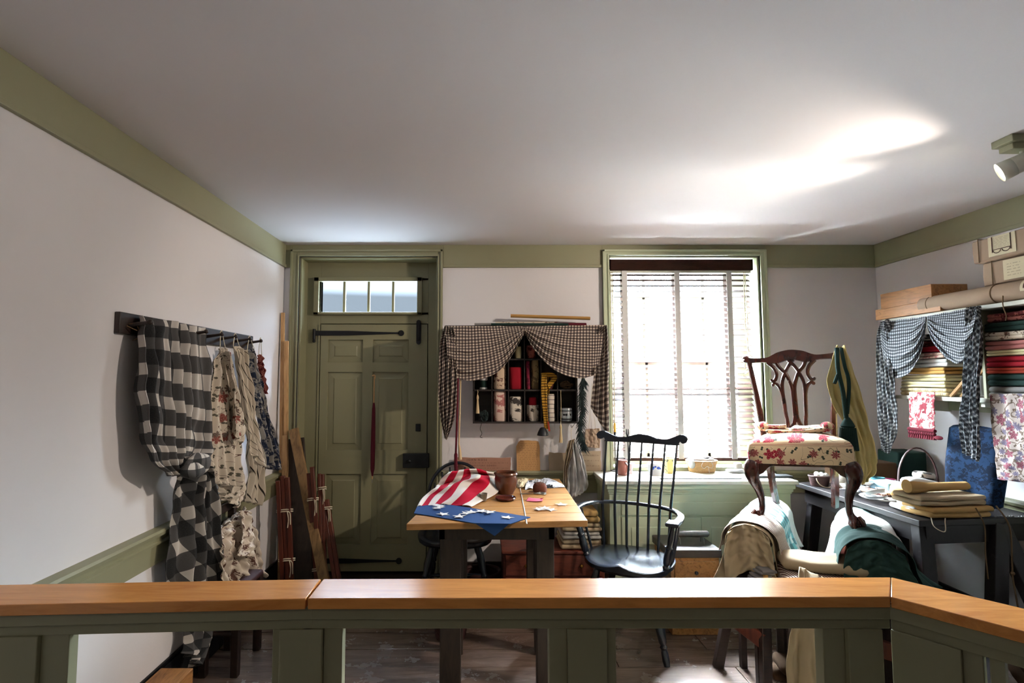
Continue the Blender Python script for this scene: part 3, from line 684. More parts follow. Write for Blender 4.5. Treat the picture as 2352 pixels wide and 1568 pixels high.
st=[(395,585,'topmost of the star pile on left of blue cloth'),(440,600,'middle of the star pile on left of blue cloth'),(420,620,'lowest of the star pile on left of blue cloth'),(480,690,'alone just below the left star pile'),(660,715,'lowest of the overlapping stars at centre of blue cloth'),(740,680,'topmost of the overlapping stars at centre of blue cloth'),(800,665,'right of the overlapping stars at centre of blue cloth'),(910,655,'left of the flat pair on blue cloth'),(1000,668,'right of the flat pair on blue cloth'),(1200,728,'alone near right tip of blue cloth'),(1560,635,'left of the pile on bare tabletop'),(1620,620,'topmost of the pile on bare tabletop'),(1690,640,'right of the pile on bare tabletop'),(1810,582,'alone on bare tabletop at right')]
for i,(x,y,s) in enumerate(st):
    z=zt+.006+.003*(i%3) if i not in (3,9,13) else zt+.006
    if i>=10:z-=.004
    p=f5(x,y,z);one('cloth_star',star(p,.036,.7*i,.05*(i%3-1),i),'white_c','white cloth star '+s,'star','white cloth stars on the table',sm=False)
# pot, dish, cup, pincushion
p=onT(1163,1137);z0=zt
pt=thing('stoneware_pot',(p.x,p.y+.05,zt),'round brown glazed pot with rolled rim standing beside flag','pot')
c=(p.x,p.y+.05,zt)
build('pot_body',MB().lathe([(.001,.0),(.044,.0),(.046,.008),(.058,.03),(.066,.06),(.066,.085),(.060,.103),(.059,.112),(.054,.112),(.055,.1),(.058,.06),(.04,.012),(.001,.01)],c,32),'pot',pt)
build('pot_rim',MB().lathe([(.058,.106),(.068,.108),(.071,.114),(.068,.121),(.060,.123),(.054,.119),(.053,.11),(.058,.106)],c,32,False),'pot',pt)
p=onT(1160,1143);m=MB().lathe([(.001,0),(.042,0),(.055,.006),(.058,.014),(.055,.017),(.050,.012),(.04,.007),(.001,.006)],(p.x,p.y-.05,zt),32)
one('clay_dish',m,'dish','shallow dark red glazed dish in front of brown pot','dish')
p=onT(1110,1151);one('pewter_cup',MB().lathe([(.001,0),(.017,0),(.018,.003),(.022,.036),(.024,.038),(.022,.039),(.020,.035),(.015,.005),(.001,.004)],(p.x,p.y,zt+.004),20),'pewter','little grey cup standing at edge of flag','cup')
p=onT(1240,1129);pc=thing('pincushion',(p.x,p.y,zt),'rust velvet pincushion bristling with pins on table','pincushion')
build('cushion',MB().lathe([(.001,0),(.038,0),(.041,.01),(.041,.03),(.034,.046),(.018,.054),(.001,.055)],(p.x,p.y,zt),24),'velvet',pc)
m=MB();rnd=random.Random(5)
for k in range(38):
    a=rnd.random()*6.28;r=rnd.random()**.5*.034;b0=Vector((p.x+r*math.cos(a),p.y+r*math.sin(a),zt+.04));d=Vector((math.cos(a)*r*10,math.sin(a)*r*10,.7)).normalized()
    m.tube([b0,b0+d*rnd.uniform(.018,.034)],.0006,4).ball(b0+d*.03,.0015,6)
build('pin',m,'steel',pc)['kind']='stuff'
p=onT(1225,1135)
sc_=thing('sewing_scissors',(p.x,p.y,zt),'small steel scissors with ring handles before pincushion','scissors')
for sgn in (-1,1):
    m=MB().bar((p.x-.005,p.y+.002*sgn,zt+.006),(p.x-.075,p.y-.006*sgn,zt+.003),.008,.003)
    m.tube([(p.x,p.y,zt+.006),(p.x+.03,p.y-.008*sgn,zt+.006)],.0028,8).tube([(p.x+.05+.022*math.cos(a*PI/8),p.y-.014*sgn+.012*math.sin(a*PI/8),zt+.006) for a in range(17)],.0026,8)
    build('scissor_blade',m,'steel',sc_)
rows=[[f5(1415,540,zt+.002),f5(1500,545,zt+.004),f5(1600,540,zt+.006)],[f5(1430,512,zt+.003),f5(1520,516,zt+.008),f5(1600,512,zt+.004)],[f5(1440,500,zt+.003),f5(1530,512,zt+.004),f5(1615,502,zt+.014)]]
M['pinkr']=cloth('pink_ribbon','#c8607c');one('pink_swatch',net(rows,20,10,.06,.02),'pinkr','crinkled strip of pink silk lying on tabletop','fabric',solid=.001)
one('measuring_tape',net([[f5(1340,390,zt+.002),f5(1350,390,zt+.003)],[f5(1362,500,zt+.002),f5(1372,500,zt+.003)],[f5(1385,620,zt+.002),f5(1397,620,zt+.003)],[f5(1415,798,zt+.002),f5(1430,798,zt+.003)]],4,40,.01,.8),'white_c','narrow white tape running down the pine tabletop','tape',solid=.0012)
rows=[[f5(1400,410,zt+.003),f5(1480,400,zt+.004),f5(1640,392,zt+.003),f5(1850,384,zt+.004)],[f5(1410,350,zt+.02),f5(1500,345,zt+.012),f5(1650,340,zt+.018),f5(1810,345,zt+.008)],[f5(1420,315,zt+.006),f5(1500,300,zt+.01),f5(1600,290,zt+.008),f5(1660,280,zt+.006)]]
one('printed_cloth',net(rows,50,30,.3,.16,.008,9),'t_blkwh','blue white cloth printed with black marks at far end of table','cloth',solid=.002)
rows=[[f5(1315,390,zt+.003),f5(1370,385,zt+.01),f5(1415,368,zt+.003)],[f5(1310,335,zt+.02),f5(1370,320,zt+.03),f5(1430,315,zt+.02)],[f5(1320,300,zt+.02),f5(1370,292,zt+.03),f5(1440,285,zt+.03)]]
one('crumpled_paper',net(rows,20,16,.1,.1,.012,12),'paper','crumpled cream paper scrap behind brown pot','paper',solid=.001)
# ================================================================== WINDSOR CHAIRS
def turned(m,p0,p1,prof,n=12):
    p0,p1=Vector(p0),Vector(p1);return m.tube([p0.lerp(p1,t) for t,r in prof],[r for t,r in prof],n)
LEG=[(0,.013),(.06,.017),(.2,.023),(.3,.024),(.42,.017),(.46,.022),(.49,.015),(.52,.021),(.6,.025),(.75,.020),(.78,.014),(.8,.02),(.83,.014),(.86,.018),(.94,.019),(1,.015)]
POST=[(0,.014),(.06,.018),(.1,.012),(.14,.018),(.3,.021),(.42,.015),(.48,.019),(.52,.012),(.7,.016),(.92,.011),(1,.010)]
SP=[(0,.007),(.25,.0085),(.4,.0075),(1,.0055)]
def windsor(loc,rot,label,crest=True,mat='winds'):
    t=thing('windsor_chair',loc,label,'chair');O=Vector(loc)
    def bl(n,m,**k):rotz(m,O,rot);return build(n,m,mat,t,**k)
    # saddle seat, front = -y
    m=MB();N=40;out=[]
    for k in range(N):
        a=2*PI*k/N;c,s=math.cos(a),math.sin(a);x=.245*math.copysign(abs(c)**.8,c);y=.205*math.copysign(abs(s)**.85,s)
        if y<0:x*=1+.02*(1-abs(c));y*=1-.10*math.exp(-(x/.09)**2)*0+0
        out.append((x,y))
    def top(x,y):
        d=math.hypot(x/.245,y/.205);z=.455-.020*math.exp(-((abs(x)-.10)**2/.006+(y-.0)**2/.02))+.006*math.exp(-(x/.03)**2)*(y<0)
        if y<-.08:z-=.016*((-y-.08)/.12)*min(1,abs(x)/.12)
        return z
    vs=[];rings=[.0,.25,.5,.7,.85,.95,1.0]
    for r in rings:
        for x,y in out:vs.append((x*r,y*r,top(x*r,y*r)-(.006 if r==1 else 0)))
    for r,z in ((1.0,.430),(.93,.414),(.4,.410)):
        for x,y in out:vs.append((x*r,y*r,z-(.012 if y<-.1 and r>.9 else 0)))
    m.add(vs,[(i*N+k,i*N+(k+1)%N,(i+1)*N+(k+1)%N,(i+1)*N+k) for i in range(len(rings)+2) for k in range(N)]+[tuple((len(rings)+2)*N+k for k in range(N))[::-1]])
    bl('seat',m)
    tops=[(-.14,-.11,.42),(.14,-.11,.42),(-.12,.11,.42),(.12,.11,.42)];ft=[(-.235,-.19,0),(.235,-.19,0),(-.20,.22,0),(.20,.22,0)]
    for a,b in zip(tops,ft):bl('leg',turned(MB(),a,b,LEG))
    def on(a,b,f):return Vector(a).lerp(Vector(b),f)
    L,R=on(on(tops[0],ft[0],.58),on(tops[2],ft[2],.58),.5),on(on(tops[1],ft[1],.58),on(tops[3],ft[3],.58),.5)
    sp=[(0,.008),(.3,.013),(.5,.018),(.7,.013),(1,.008)]
    for i,j in ((0,2),(1,3)):bl('stretcher',turned(MB(),on(tops[i],ft[i],.58),on(tops[j],ft[j],.58),sp))
    bl('stretcher',turned(MB(),L,R,sp))
    if crest:
        za=.70;bow=[(-.275,-.145),(-.285,-.05),(-.27,.06),(-.20,.155),(-.10,.195),(0,.205),(.10,.195),(.20,.155),(.27,.06),(.285,-.05),(.275,-.145)]
        bl('arm_bow',MB().strap(bow,[.05,.034,.022,.020,.022,.034,.05],.018,(0,0,za),(1,0,0),(0,1,0)))
        for s in (-1,1):
            bl('hand_rest',MB().slab(s*.275-.035,s*.275+.035,-.20,-.11,za-.009,za+.013,.011))
            bl('arm_post',turned(MB(),(s*.215,-.09,.44),(s*.272,-.14,za),POST))
            for y0,y1,x0 in ((-.03,-.075,.228),(.03,.0,.226)):bl('spindle',turned(MB(),(s*x0,y0,.44),(s*.282,y1,za),SP))
        n=7
        for k in range(n):
            f=k/(n-1)*2-1;x0=f*.185;y0=.175-.05*abs(f)**2.2
            x1=f*.175*1.14;y1=.205-.055*abs(f)**2;x2=f*.215;yc=.335-.03*f*f
            bl('spindle',MB().tube([(x0,y0,.44),(x1,y1,za),(x1*.4+x2*.6,y1*.45+yc*.55,za+.2),(x2,yc,1.06)],[.008,.0085,.007,.005],8))
        # serpentine crest with scroll ears
        top=[(-.275,1.088),(-.262,1.107),(-.235,1.110),(-.205,1.098),(-.15,1.076),(-.10,1.076),(-.05,1.092),(0,1.098),(.05,1.092),(.10,1.076),(.15,1.076),(.205,1.098),(.235,1.110),(.262,1.107),(.275,1.088)]
        bot=[(.268,1.070),(.248,1.064),(.232,1.074),(.222,1.060),(.215,1.050),(.1,1.050),(0,1.050),(-.1,1.050),(-.215,1.050),(-.222,1.060),(-.232,1.074),(-.248,1.064),(-.268,1.070)]
        o2=[(v.x,v.y) for v in smooth(top,4)]+[(v.x,v.y) for v in smooth(bot,3)]
        m=MB();n=len(o2);vs=[]
        for dd in (-.010,.010):
            for x,z in o2:vs.append((x,.335-.03*(x/.215)**2+(z-1.05)*.3+dd,z))
        m.add(vs,[tuple(range(n))[::-1],tuple(range(n,2*n))]+[(i,n+i,n+(i+1)%n,(i+1)%n) for i in range(n)]);bl('crest_rail',m,ang=50,bev=.002)
    else:
        H=.86;bw=[(-.20,.12,.44),(-.205,.16,.56),(-.18,.20,.73),(-.10,.225,.83),(0,.235,H),(.10,.225,.83),(.18,.20,.73),(.205,.16,.56),(.20,.12,.44)]
        bl('back_bow',MB().tube(smooth(bw,6),.011,10))
        for k in range(7):
            f=(k-3)/3.6;bl('spindle',turned(MB(),(f*.17,.17-.03*f*f,.44),(f*.19,.225,H-.02-.10*f*f-.10*f**4),SP))
    return t
windsor((.845,3.09,0),-math.radians(31),'black high comb-back armchair with scrolled crest by window cabinet')
windsor((-.15,3.56,0),0,'black bow-back chair tucked behind the flag end of table',False)
# ================================================================== CABRIOLE CHAIR ON TRESTLES
rotc=-math.radians(31)
fm=Vector((1.622,2.745,0));ux=Vector((math.cos(rotc),math.sin(rotc),0));uy=Vector((-ux.y,ux.x,0))
zs0=1.015  # underside of seat
roll=math.radians(3)
ch=thing('cabriole_chair',(fm.x,fm.y,.70),'carved mahogany chair with floral seat, standing on top of draped trestles','chair')
def cl(m):
    R=Matrix.Rotation(rotc,3,'Z')@Matrix.Rotation(-roll,3,'Y');m.v=[R@v+Vector((fm.x,fm.y,zs0)) for v in m.v];return m
HW=.238;RW=.175;DP=.41
# seat
m=MB();N=48;per=[]
for k in range(N):
    a=2*PI*k/N;c,s=math.cos(a),math.sin(a);x=math.copysign(abs(c)**.22,c);y=math.copysign(abs(s)**.22,s);w=HW+(RW-HW)*(y+1)/2;per.append((x*w*1.02,(y+1)/2*DP-.01,a))
AL=[0]
for k in range(1,N):AL.append(AL[-1]+math.hypot(per[k][0]-per[k-1][0],per[k][1]-per[k-1][1]))
prof=[(1.0,0),(1.01,.02),(1.015,.06),(1.005,.088),(.96,.108),(.85,.122),(.6,.135),(.3,.142),(.05,.144)]
vs=[];uvs=[];cy_=DP/2-.01
for i,(f,z) in enumerate(prof):
    for x,y,a in per:
        vs.append((x*f,cy_+(y-cy_)*f,z));
        if i<=3:uvs.append((AL[int(round(a/(2*PI)*N))%N]+.9,z+.31))
        else:uvs.append((x*f+1.2,y*f+z+.4))
m.add(vs,[(i*N+k,i*N+(k+1)%N,(i+1)*N+(k+1)%N,(i+1)*N+k) for i in range(len(prof)-1) for k in range(N)]+[tuple(range(N))[::-1],tuple((len(prof)-1)*N+k for k in range(N))],uvs)
build('seat',cl(m),'fl_seat',ch,ang=60)
build('seat_frame',cl(MB().box(-HW+.01,HW-.01,.005,DP-.02,-.012,.004)),'mahog',ch,sm=False)
for s in (-1,1):
    m=MB();d=Vector((s*.75,-.66,0)).normalized();o=Vector((s*(HW-.035),.03,0))
    pr=[(.002,.008,.036),(-.02,.02,.040),(-.05,.026,.038),(-.085,.018,.030),(-.13,-.002,.022),(-.18,-.016,.0175),(-.225,-.018,.0155),(-.25,-.010,.018),(-.27,.006,.026)]
    m.tube(smooth([o+d*b+Vector((0,0,a)) for a,b,c in pr],4),[v.x for v in smooth([(c,0) for a,b,c in pr],4)],16)
    lg=build('leg',cl(m),'mahog',ch)
    m=MB();fc=o+d*.012+Vector((0,0,-.284));m.ball(fc,.030,16)
    for k in range(4):
        a=math.atan2(d.y,d.x)+(-1.05,0,1.05,PI)[k];e=Vector((math.cos(a),math.sin(a),0))
        m.tube([fc+e*.012+Vector((0,0,.038)),fc+e*.030+Vector((0,0,.016)),fc+e*.035+Vector((0,0,-.004)),fc+e*.028+Vector((0,0,-.024))],[.008,.009,.007,.003],8)
    build('claw_foot',cl(m),'mahog',lg)
    # knee blocks
    m=MB();m.prism([(0,0),(s*-.085,0),(s*-.070,-.012),(s*-.045,-.022),(s*-.02,-.05),(0,-.06)],.02,(s*(HW-.05),.012,0));build('knee_block',cl(m),'mahog',ch,bev=.003)
    m=MB();x0=s*(RW-.02);m.tube([(x0,DP-.03,.02),(x0,DP-.025,-.1),(x0-s*.005,DP+.0,-.2),(x0-s*.012,DP+.035,-.29)],[.021,.02,.019,.018],4,up=(0,1,0));build('leg',cl(m),'mahog',ch,sm=False)
# back in its own leaning plane
Bo=Vector((0,DP-.015,.0));Bx=Vector((1,0,0));By=Vector((0,.17,.985)).normalized()
for s in (-1,1):build('back_post',cl(MB().strap([(s*.168,-.01),(s*.176,.14),(s*.192,.32),(s*.214,.49),(s*.222,.555)],[.034,.032,.028,.026],.026,Bo,Bx,By)),'mahog',ch)
S=.00066;V=.00080
def bp(x,y):return ((x-640)*S,(805-y)*V+.02)
m=MB()
topc=[(-.245,.575),(-.235,.592),(-.225,.578),(-.17,.572),(-.12,.574),(-.07,.598),(-.03,.608),(0,.611)]
botc=[(-.24,.555),(-.222,.545),(-.15,.545),(-.11,.538),(-.07,.535),(-.02,.55),(0,.552)]
full=topc+[(-x,z) for x,z in topc[-2::-1]];fb=botc+[(-x,z) for x,z in botc[-2::-1]]
o2=[(v.x,v.y) for v in smooth(full,4)]+[(v.x,v.y) for v in smooth(fb[::-1],4)]
m.prism(o2,.022,Bo,Bx,By)
for s in (-1,1):m.tube([Bo+Bx*s*(.238+.012*math.cos(a))+By*(.572+.014*math.sin(a)) for a in [k*PI/6 for k in range(12)]],.009,8)
build('crest_rail',cl(m),'mahog',ch,ang=50,bev=.002)
m=MB();w_=.0195
for s in (-1,1):
    def B(*pts):return [((p[0]-640)*S*s,(805-p[1])*V+.02) for p in pts]
    m.strap(B((455,150),(500,190),(520,240),(505,285),(480,292),(472,280)),[w_*1.1,w_,w_*.8],.016,Bo,Bx,By)
    m.strap(B((480,322),(500,312),(530,335),(550,385),(558,450),(564,540),(572,620),(556,640),(538,634)),[w_*.7,w_,w_*1.1,w_,w_*.8],.016,Bo,Bx,By)
    m.strap(B((520,140),(545,190),(590,240),(615,295),(630,350),(634,430),(634,600)),[w_,w_,w_,w_*1.2],.017,Bo,Bx,By)
    m.strap(B((660,140),(618,185),(585,240),(560,300),(555,370),(562,470),(568,600)),[w_,w_,w_*.9],.018,Bo,Bx,By)
    m.strap(B((632,560),(618,610),(590,650),(598,690),(640,712)),[w_,w_*1.1,w_*1.3],.016,Bo,Bx,By)
    m.strap(B((545,655),(562,690),(560,730),(540,765)),[w_*.8,w_,w_*1.2],.016,Bo,Bx,By)
    m.strap(B((590,680),(612,720),(612,765)),[w_,w_*1.6],.016,Bo,Bx,By)
    for c in ((478,290),(484,322),(538,632),(542,655)):
        q_=B(c)[0];m.ball(Bo+Bx*q_[0]+By*q_[1],(.010,.009,.010),8)
m.prism([(-.07,.0),(.07,.0),(.062,.06),(-.062,.06)],.02,Bo,Bx,By)
m.prism([(-.02,.06),(.02,.06),(.03,.085),(-.03,.085)],.016,Bo,Bx,By)
build('back_splat',cl(m),'mahog',ch,ang=50)
# folded floral cloth on the seat
m=MB();m.slab(-.15,.13,.17,.33,.140,.162,.01,.012,sd=2).slab(-.16,-.05,.20,.32,.158,.178,.01,.014,sd=4).slab(-.02,.15,.18,.32,.155,.170,.008,.012,sd=6).ball((-.16,.25,.172),(.03,.05,.022),14,nz=.4).ball((.14,.24,.175),(.03,.05,.02),14,nz=.4)
one('folded_floral_cloth',cl(m),'fl_seat','leftover floral fabric folded on seat of raised mahogany chair','fabric')
# ================================================================== LEFT WALL
XW=XL
pa=P(275,715,x=XW+.02);pb=P(275,765,x=XW+.02);pe=P(581,776,x=XW+.02)
pr=thing('peg_rail',(XW,(pa.y+pe.y)/2,pb.z),'dark wooden peg board fixed high on left wall','peg rail')
build('board',MB().box(XW+.001,XW+.022,pa.y,pe.y,pb.z,pa.z),'dark',pr,bev=.003)
pegy=[pa.y+.06,pa.y+.5,P(508,775,x=XW+.1).y,P(540,775,x=XW+.1).y,P(573,780,x=XW+.1).y,P(598,788,x=XW+.1).y]
for y_ in pegy:
    build('peg',MB().tube([(XW+.02,y_,1.66),(XW+.10,y_,1.672)],[.009,.007]).ball((XW+.103,y_,1.673),.011,10),'dark',pr)
m=MB().tube(smooth([(XW+.024,pa.y+.05,1.665),(XW+.05,pa.y+.06,1.66),(XW+.045,pa.y+.09,1.62),(XW+.03,pa.y+.07,1.60)],5),.002,5).tube(smooth([(XW+.03,pa.y+.03,1.655),(XW+.05,pa.y+.06,1.64),(XW+.03,pa.y+.1,1.648)],5),.002,5)
one('twine_loop',m,'twine','scrap of pale twine tied to near end of peg board','twine')
# big black and white check cloth
def LW(seq,x0):return [P(a,b,x=XW+(c if c else x0)) for a,b,c in [(s+(0,))[:3] if len(s)==2 else s for s in seq]]
bc=thing('checked_curtain',(XW+.08,2.5,.2),'big black and white check curtain draped over peg board, knotted low','curtain')
Ls=LW([(316,724,.035),(316,800,.07),(320,900,.09),(331,1000,.10),(350,1062,.12),(392,1094,.13)],.1);Rs=LW([(474,754,.035),(477,830,.08),(480,950,.10),(478,1020,.12),(474,1050,.15),(466,1078,.16)],.1)
build('upper_drape',sheet(Ls,Rs,6.5,.034,(170,80),(1,0,0),1.25,seed=3,wr=.009,ampf=lambda b:.6+.6*math.sin(PI*min(1,b*1.1))),'buff',bc,solid=.003)
m=MB();kc=P(452,1068,x=XW+.17);m.ball(kc,(.055,.085,.05),26,nz=.5);m.ball(kc+Vector((.01,-.05,-.015)),(.045,.06,.035),20,nz=.5);build('knot',m,'buff',bc)
Ls=LW([(432,1080,.15),(415,1110,.12),(405,1200,.10),(398,1330,.09),(440,1440,.09),(432,1500,.10)],.1);Rs=LW([(474,1070,.18),(488,1120,.17),(496,1240,.15),(505,1330,.14),(488,1440,.14),(452,1534,.12)],.1)
build('hanging_tail',sheet(Ls,Rs,3,.04,(90,120),(1,0,0),1.2,seed=9,rot=.5,diag=2.6,wr=.010),'buff',bc,solid=.003)
def garment(name,hook,L,R,mat,label,seed,nf=3,amp=.018,x=.09,rot=0,extra=None,**k):
    t=thing(name,tuple(hook),label,'garment','clothing hung on the peg board')
    build('hanging_loop',MB().tube(smooth([hook+Vector((0,-.01,0)),hook+Vector((.004,0,.012)),(hook+res(R,0))/2+Vector((0,.006,0)),res(R,0)],5),.002,6).tube(smooth([hook,(hook+res(L,0))/2+Vector((0,-.004,0)),res(L,0)],5),.002,6),'cord',t)
    build('body',sheet(L,R,nf,amp,(70,80),(1,0,0),1.3,seed=seed,rot=rot,wr=.010,ampf=lambda b:.3+.9*b,**k),mat,t,solid=.003)
    if extra:
        for i,(nm,l2,r2,n2) in enumerate(extra):build(nm,sheet(l2,r2,n2,amp,(50,60),(1,0,0),1.2,seed=seed+i+3,rot=rot+.3,wr=.009),mat,t,solid=.003)
    return t
hk=lambda i:Vector((XW+.098,pegy[i],1.678))
garment('floral_dress',hk(2),LW([(506,800,.10),(490,850,.10),(481,950,.10),(481,1040,.10),(492,1110,.11)],.1),LW([(518,800,.11),(532,850,.13),(546,950,.15),(555,1030,.16),(556,1118,.17)],.1),'fl_dress','cream dress with rust flowers, next to the big check curtain',11,3.2,.02,
 extra=[('sleeve',LW([(518,805,.14),(527,870,.16),(534,960,.17),(540,1005,.19)],.1),LW([(524,812,.14),(545,900,.17),(562,970,.18),(556,1020,.2)],.1),1.6),
        ('lower_skirt',LW([(492,1070,.09),(496,1110,.09),(505,1140,.09)],.1),LW([(556,1060,.12),(562,1120,.12),(548,1166,.12)],.1),3)])
garment('striped_gown',hk(3),LW([(536,795,.11),(548,870,.11),(562,970,.11),(574,1060,.11),(562,1150,.11)],.1),LW([(550,795,.11),(566,880,.14),(584,980,.15),(604,1070,.16),(596,1160,.14)],.1),'dress','cream gown with thin dark stripes between the two floral garments',17,3,.018,rot=.25,
 extra=[('sleeve',LW([(548,800,.15),(560,900,.16),(572,1000,.17),(574,1040,.18)],.1),LW([(556,805,.15),(576,900,.17),(590,1000,.18),(606,1078,.19)],.1),1.5)])
garment('blue_print_gown',hk(4),LW([(568,805,.10),(580,880,.11),(590,960,.12),(604,1030,.12),(606,1076,.12)],.1),LW([(584,800,.11),(600,870,.13),(618,950,.14),(640,1030,.15),(646,1078,.15)],.1),'t_blue','dark blue and grey printed gown near far end of peg board',23,3,.018,
 extra=[('sleeve',LW([(566,812,.13),(574,880,.14),(582,930,.15)],.1),LW([(578,806,.13),(592,880,.14),(598,940,.15)],.1),1.5)])
garment('red_print_bodice',hk(5),LW([(594,815,.06),(596,850,.06),(600,900,.06)],.1),LW([(601,814,.07),(608,850,.08),(614,905,.08)],.1),'t_redd','dark red printed bodice, last on the peg board',29,1.5,.01)
# side chair with print garment
sc_=thing('side_chair',(-1.27,2.85,0),'dark wooden chair against left wall, hidden by a printed gown','chair')
for x,y_,h in ((-1.345,2.72,.79),(-1.345,2.98,.79),(-1.19,2.72,.40),(-1.19,2.98,.40)):build('leg',MB().box(x-.018,x+.018,y_-.018,y_+.018,0,h),'dark',sc_,bev=.003)
build('seat',MB().slab(-1.365,-1.17,2.70,3.0,.385,.415,.012),'dbasket',sc_)
for z in (.58,.68,.765):build('back_slat',MB().box(-1.352,-1.338,2.72,2.98,z-.022,z+.022),'dark',sc_,bev=.003)
for a in ((-1.345,-1.19,2.72,2.72),(-1.345,-1.19,2.98,2.98),(-1.345,-1.345,2.72,2.98),(-1.19,-1.19,2.72,2.98)):build('stretcher',MB().tube([(a[0],a[2],.2),(a[1],a[3],.2)],.011,8),'dark',sc_)
Lg=[P(496,1222,x=-1.27),P(498,1260,x=-1.25),P(502,1320,x=-1.24),P(505,1370,x=-1.24)];Rg=[P(566,1172,x=-1.27),P(580,1215,x=-1.25),P(596,1280,x=-1.24),P(612,1330,x=-1.24)]
t=thing('printed_gown',(-1.3,3.0,.79),'cream gown with small brown print thrown over chair by left wall','garment')
build('body',sheet(Lg,Rg,4,.03,(80,60),(1,0,0),1.2,seed=31,wr=.014,bot=lambda a:.72+.26*abs(math.sin(a*7.5))),'t_small',t,solid=.003)
build('sleeve',sheet([P(560,1172,x=-1.22),P(558,1230,x=-1.19),P(548,1275,x=-1.18)],[P(570,1175,x=-1.22),P(582,1230,x=-1.20),P(580,1280,x=-1.19)],1.5,.02,(40,40),(1,0,0),1.2,seed=35,wr=.01),'t_small',t,solid=.003)
build('shoulder',sheet([P(497,1218,x=-1.27),P(496,1212,x=-1.33),P(497,1235,x=-1.375)],[P(566,1172,x=-1.27),P(562,1166,x=-1.33),P(562,1180,x=-1.375)],3,.008,(60,16),(0,0,1),1.2,seed=36),'t_small',t,solid=.003)
# low box and roll
one('wooden_box',MB().box(-1.392,-1.25,1.95,2.44,.0,.185),'box','low orange pine box on floor against left wall','box',bev=.003)
m=MB();m.tube([(-1.34,1.98,.228),(-1.34,2.16,.228)],.042,20);m.tube([(-1.34,1.975,.228),(-1.34,1.98,.228)],[.02,.042],20)
one('checked_cloth_roll',m,'ging2','small black check cloth roll lying on low pine box','cloth roll')
# ---------------------------------------------------------------- timber in the corner
def foot(a,b):return P(a,b,z=0)
def lath(name,top,bot,w_,d_,mat,label,cat='board'):
    m=MB().bar(bot,top,w_,d_,up=(0,1,0));zm=min(v.z for v in m.v);
    for v in m.v:v.z-=zm
    return one(name,m,mat,label,cat,None,bev=.002)
lath('pine_lath',P(650,718,y=3.78),foot(642,1362)+Vector((0,0,.0)),.026,.014,'pine','tallest pale pine lath leaning in left back corner')
lath('pine_lath',P(658,783,y=3.76),foot(655,1366),.030,.016,'pine','second tallest pine lath in left back corner, broader one')
lath('rough_board',P(674,990,y=3.71),foot(760,1412),.062,.03,'weath','rough weathered board leaning aslant before the red bundles')
lath('dark_board',P(677,1010,y=3.77),foot(700,1374),.13,.02,'tabdark','wide dark board standing behind the red bundles')
lath('light_board',P(655,1000,y=3.72),foot(652,1380),.035,.012,'pine','short pale board standing behind leftmost red bundle')
def bundle(top,bot,w_,n,ties,label,seed):
    rnd=random.Random(seed);t=thing('slat_bundle',tuple(bot),label,'wood bundle','bundles of red brown slats in the corner')
    d=(top-bot).normalized();sx=Vector((1,0,0))
    for k in range(n):
        o=sx*((k+.5)/n-.5)*w_+Vector((0,rnd.uniform(-.012,.0),0));e=top+o-d*rnd.uniform(0,.05)
        m=MB().bar(bot+o,e,w_/n*.95,.022,up=(0,1,0));zm=min(v.z for v in m.v)
        for v in m.v:v.z-=min(0,zm)
        build('slat',m,'redwood',t,bev=.003)
    for f in ties:
        c=bot.lerp(top,f);m=MB();r=w_/2+.008
        for q_ in (0,.012):m.tube([c+Vector((r*math.cos(a),.02*math.sin(a),q_+.008*math.cos(a+1))) for a in [2*PI*k/16 for k in range(17)]],.0035,6)
        m.tube(smooth([c+Vector((r*.5,-.024,.005)),c+Vector((r*.6,-.04,.01)),c+Vector((r*.7,-.03,-.04)),c+Vector((r*.6,-.03,-.09))],5),.003,6).tube(smooth([c+Vector((r*.5,-.024,.005)),c+Vector((r*.9,-.035,.0)),c+Vector((r*.95,-.03,-.07))],5),.003,6)
        build('cord_tie',m,'cord',t)
bundle(P(650,1088,y=3.42),foot(664,1400),.085,3,(.08,.36,.72),'thickest red brown slat bundle, leftmost, leaning by left wall',1)
bundle(P(713,1070,y=3.55),foot(736,1392),.055,2,(.25,.75),'middle red brown slat bundle behind the slanting rough board',2)
bundle(P(738,1078,y=3.60),foot(746,1400),.042,2,(.85,),'narrow upright red slat bundle with tie near its top',3)
bundle(P(746,1145,y=3.58),foot(786,1402),.055,2,(.1,.9),'short slat bundle leaning rightmost against green door',4)
# ================================================================== ON THE DOOR
t=thing('closed_parasol',tuple(P(858,860,y=DY-.03)),'slim closed parasol with dark wine cover hanging on green door','parasol')
Y=DY-.045
a=P(860,864,y=Y);b=P(855,1100,y=Y)
build('shaft',MB().tube([a,a.lerp(b,.3),b],[.004,.005,.004],10),'pine',t)
build('handle',MB().tube(smooth([a+Vector((-.016,0,.002)),a+Vector((-.004,0,.008)),a+Vector((.004,0,.0)),a+Vector((.002,0,-.02))],5),.006,10),'pine',t)
build('folded_cover',MB().tube([a.lerp(b,f) for f in (.26,.32,.5,.7,.9,.97)],[.006,.012,.015,.0165,.015,.005],14),'darkwine',t)
build('tip',MB().tube([b,b+Vector((0,0,-.03))],[.004,.002],8),'steel',t)
build('nail',MB().tube([(a.x,DY-.004,a.z),(a.x,Y-.008,a.z+.003)],.002,6),'black',t)
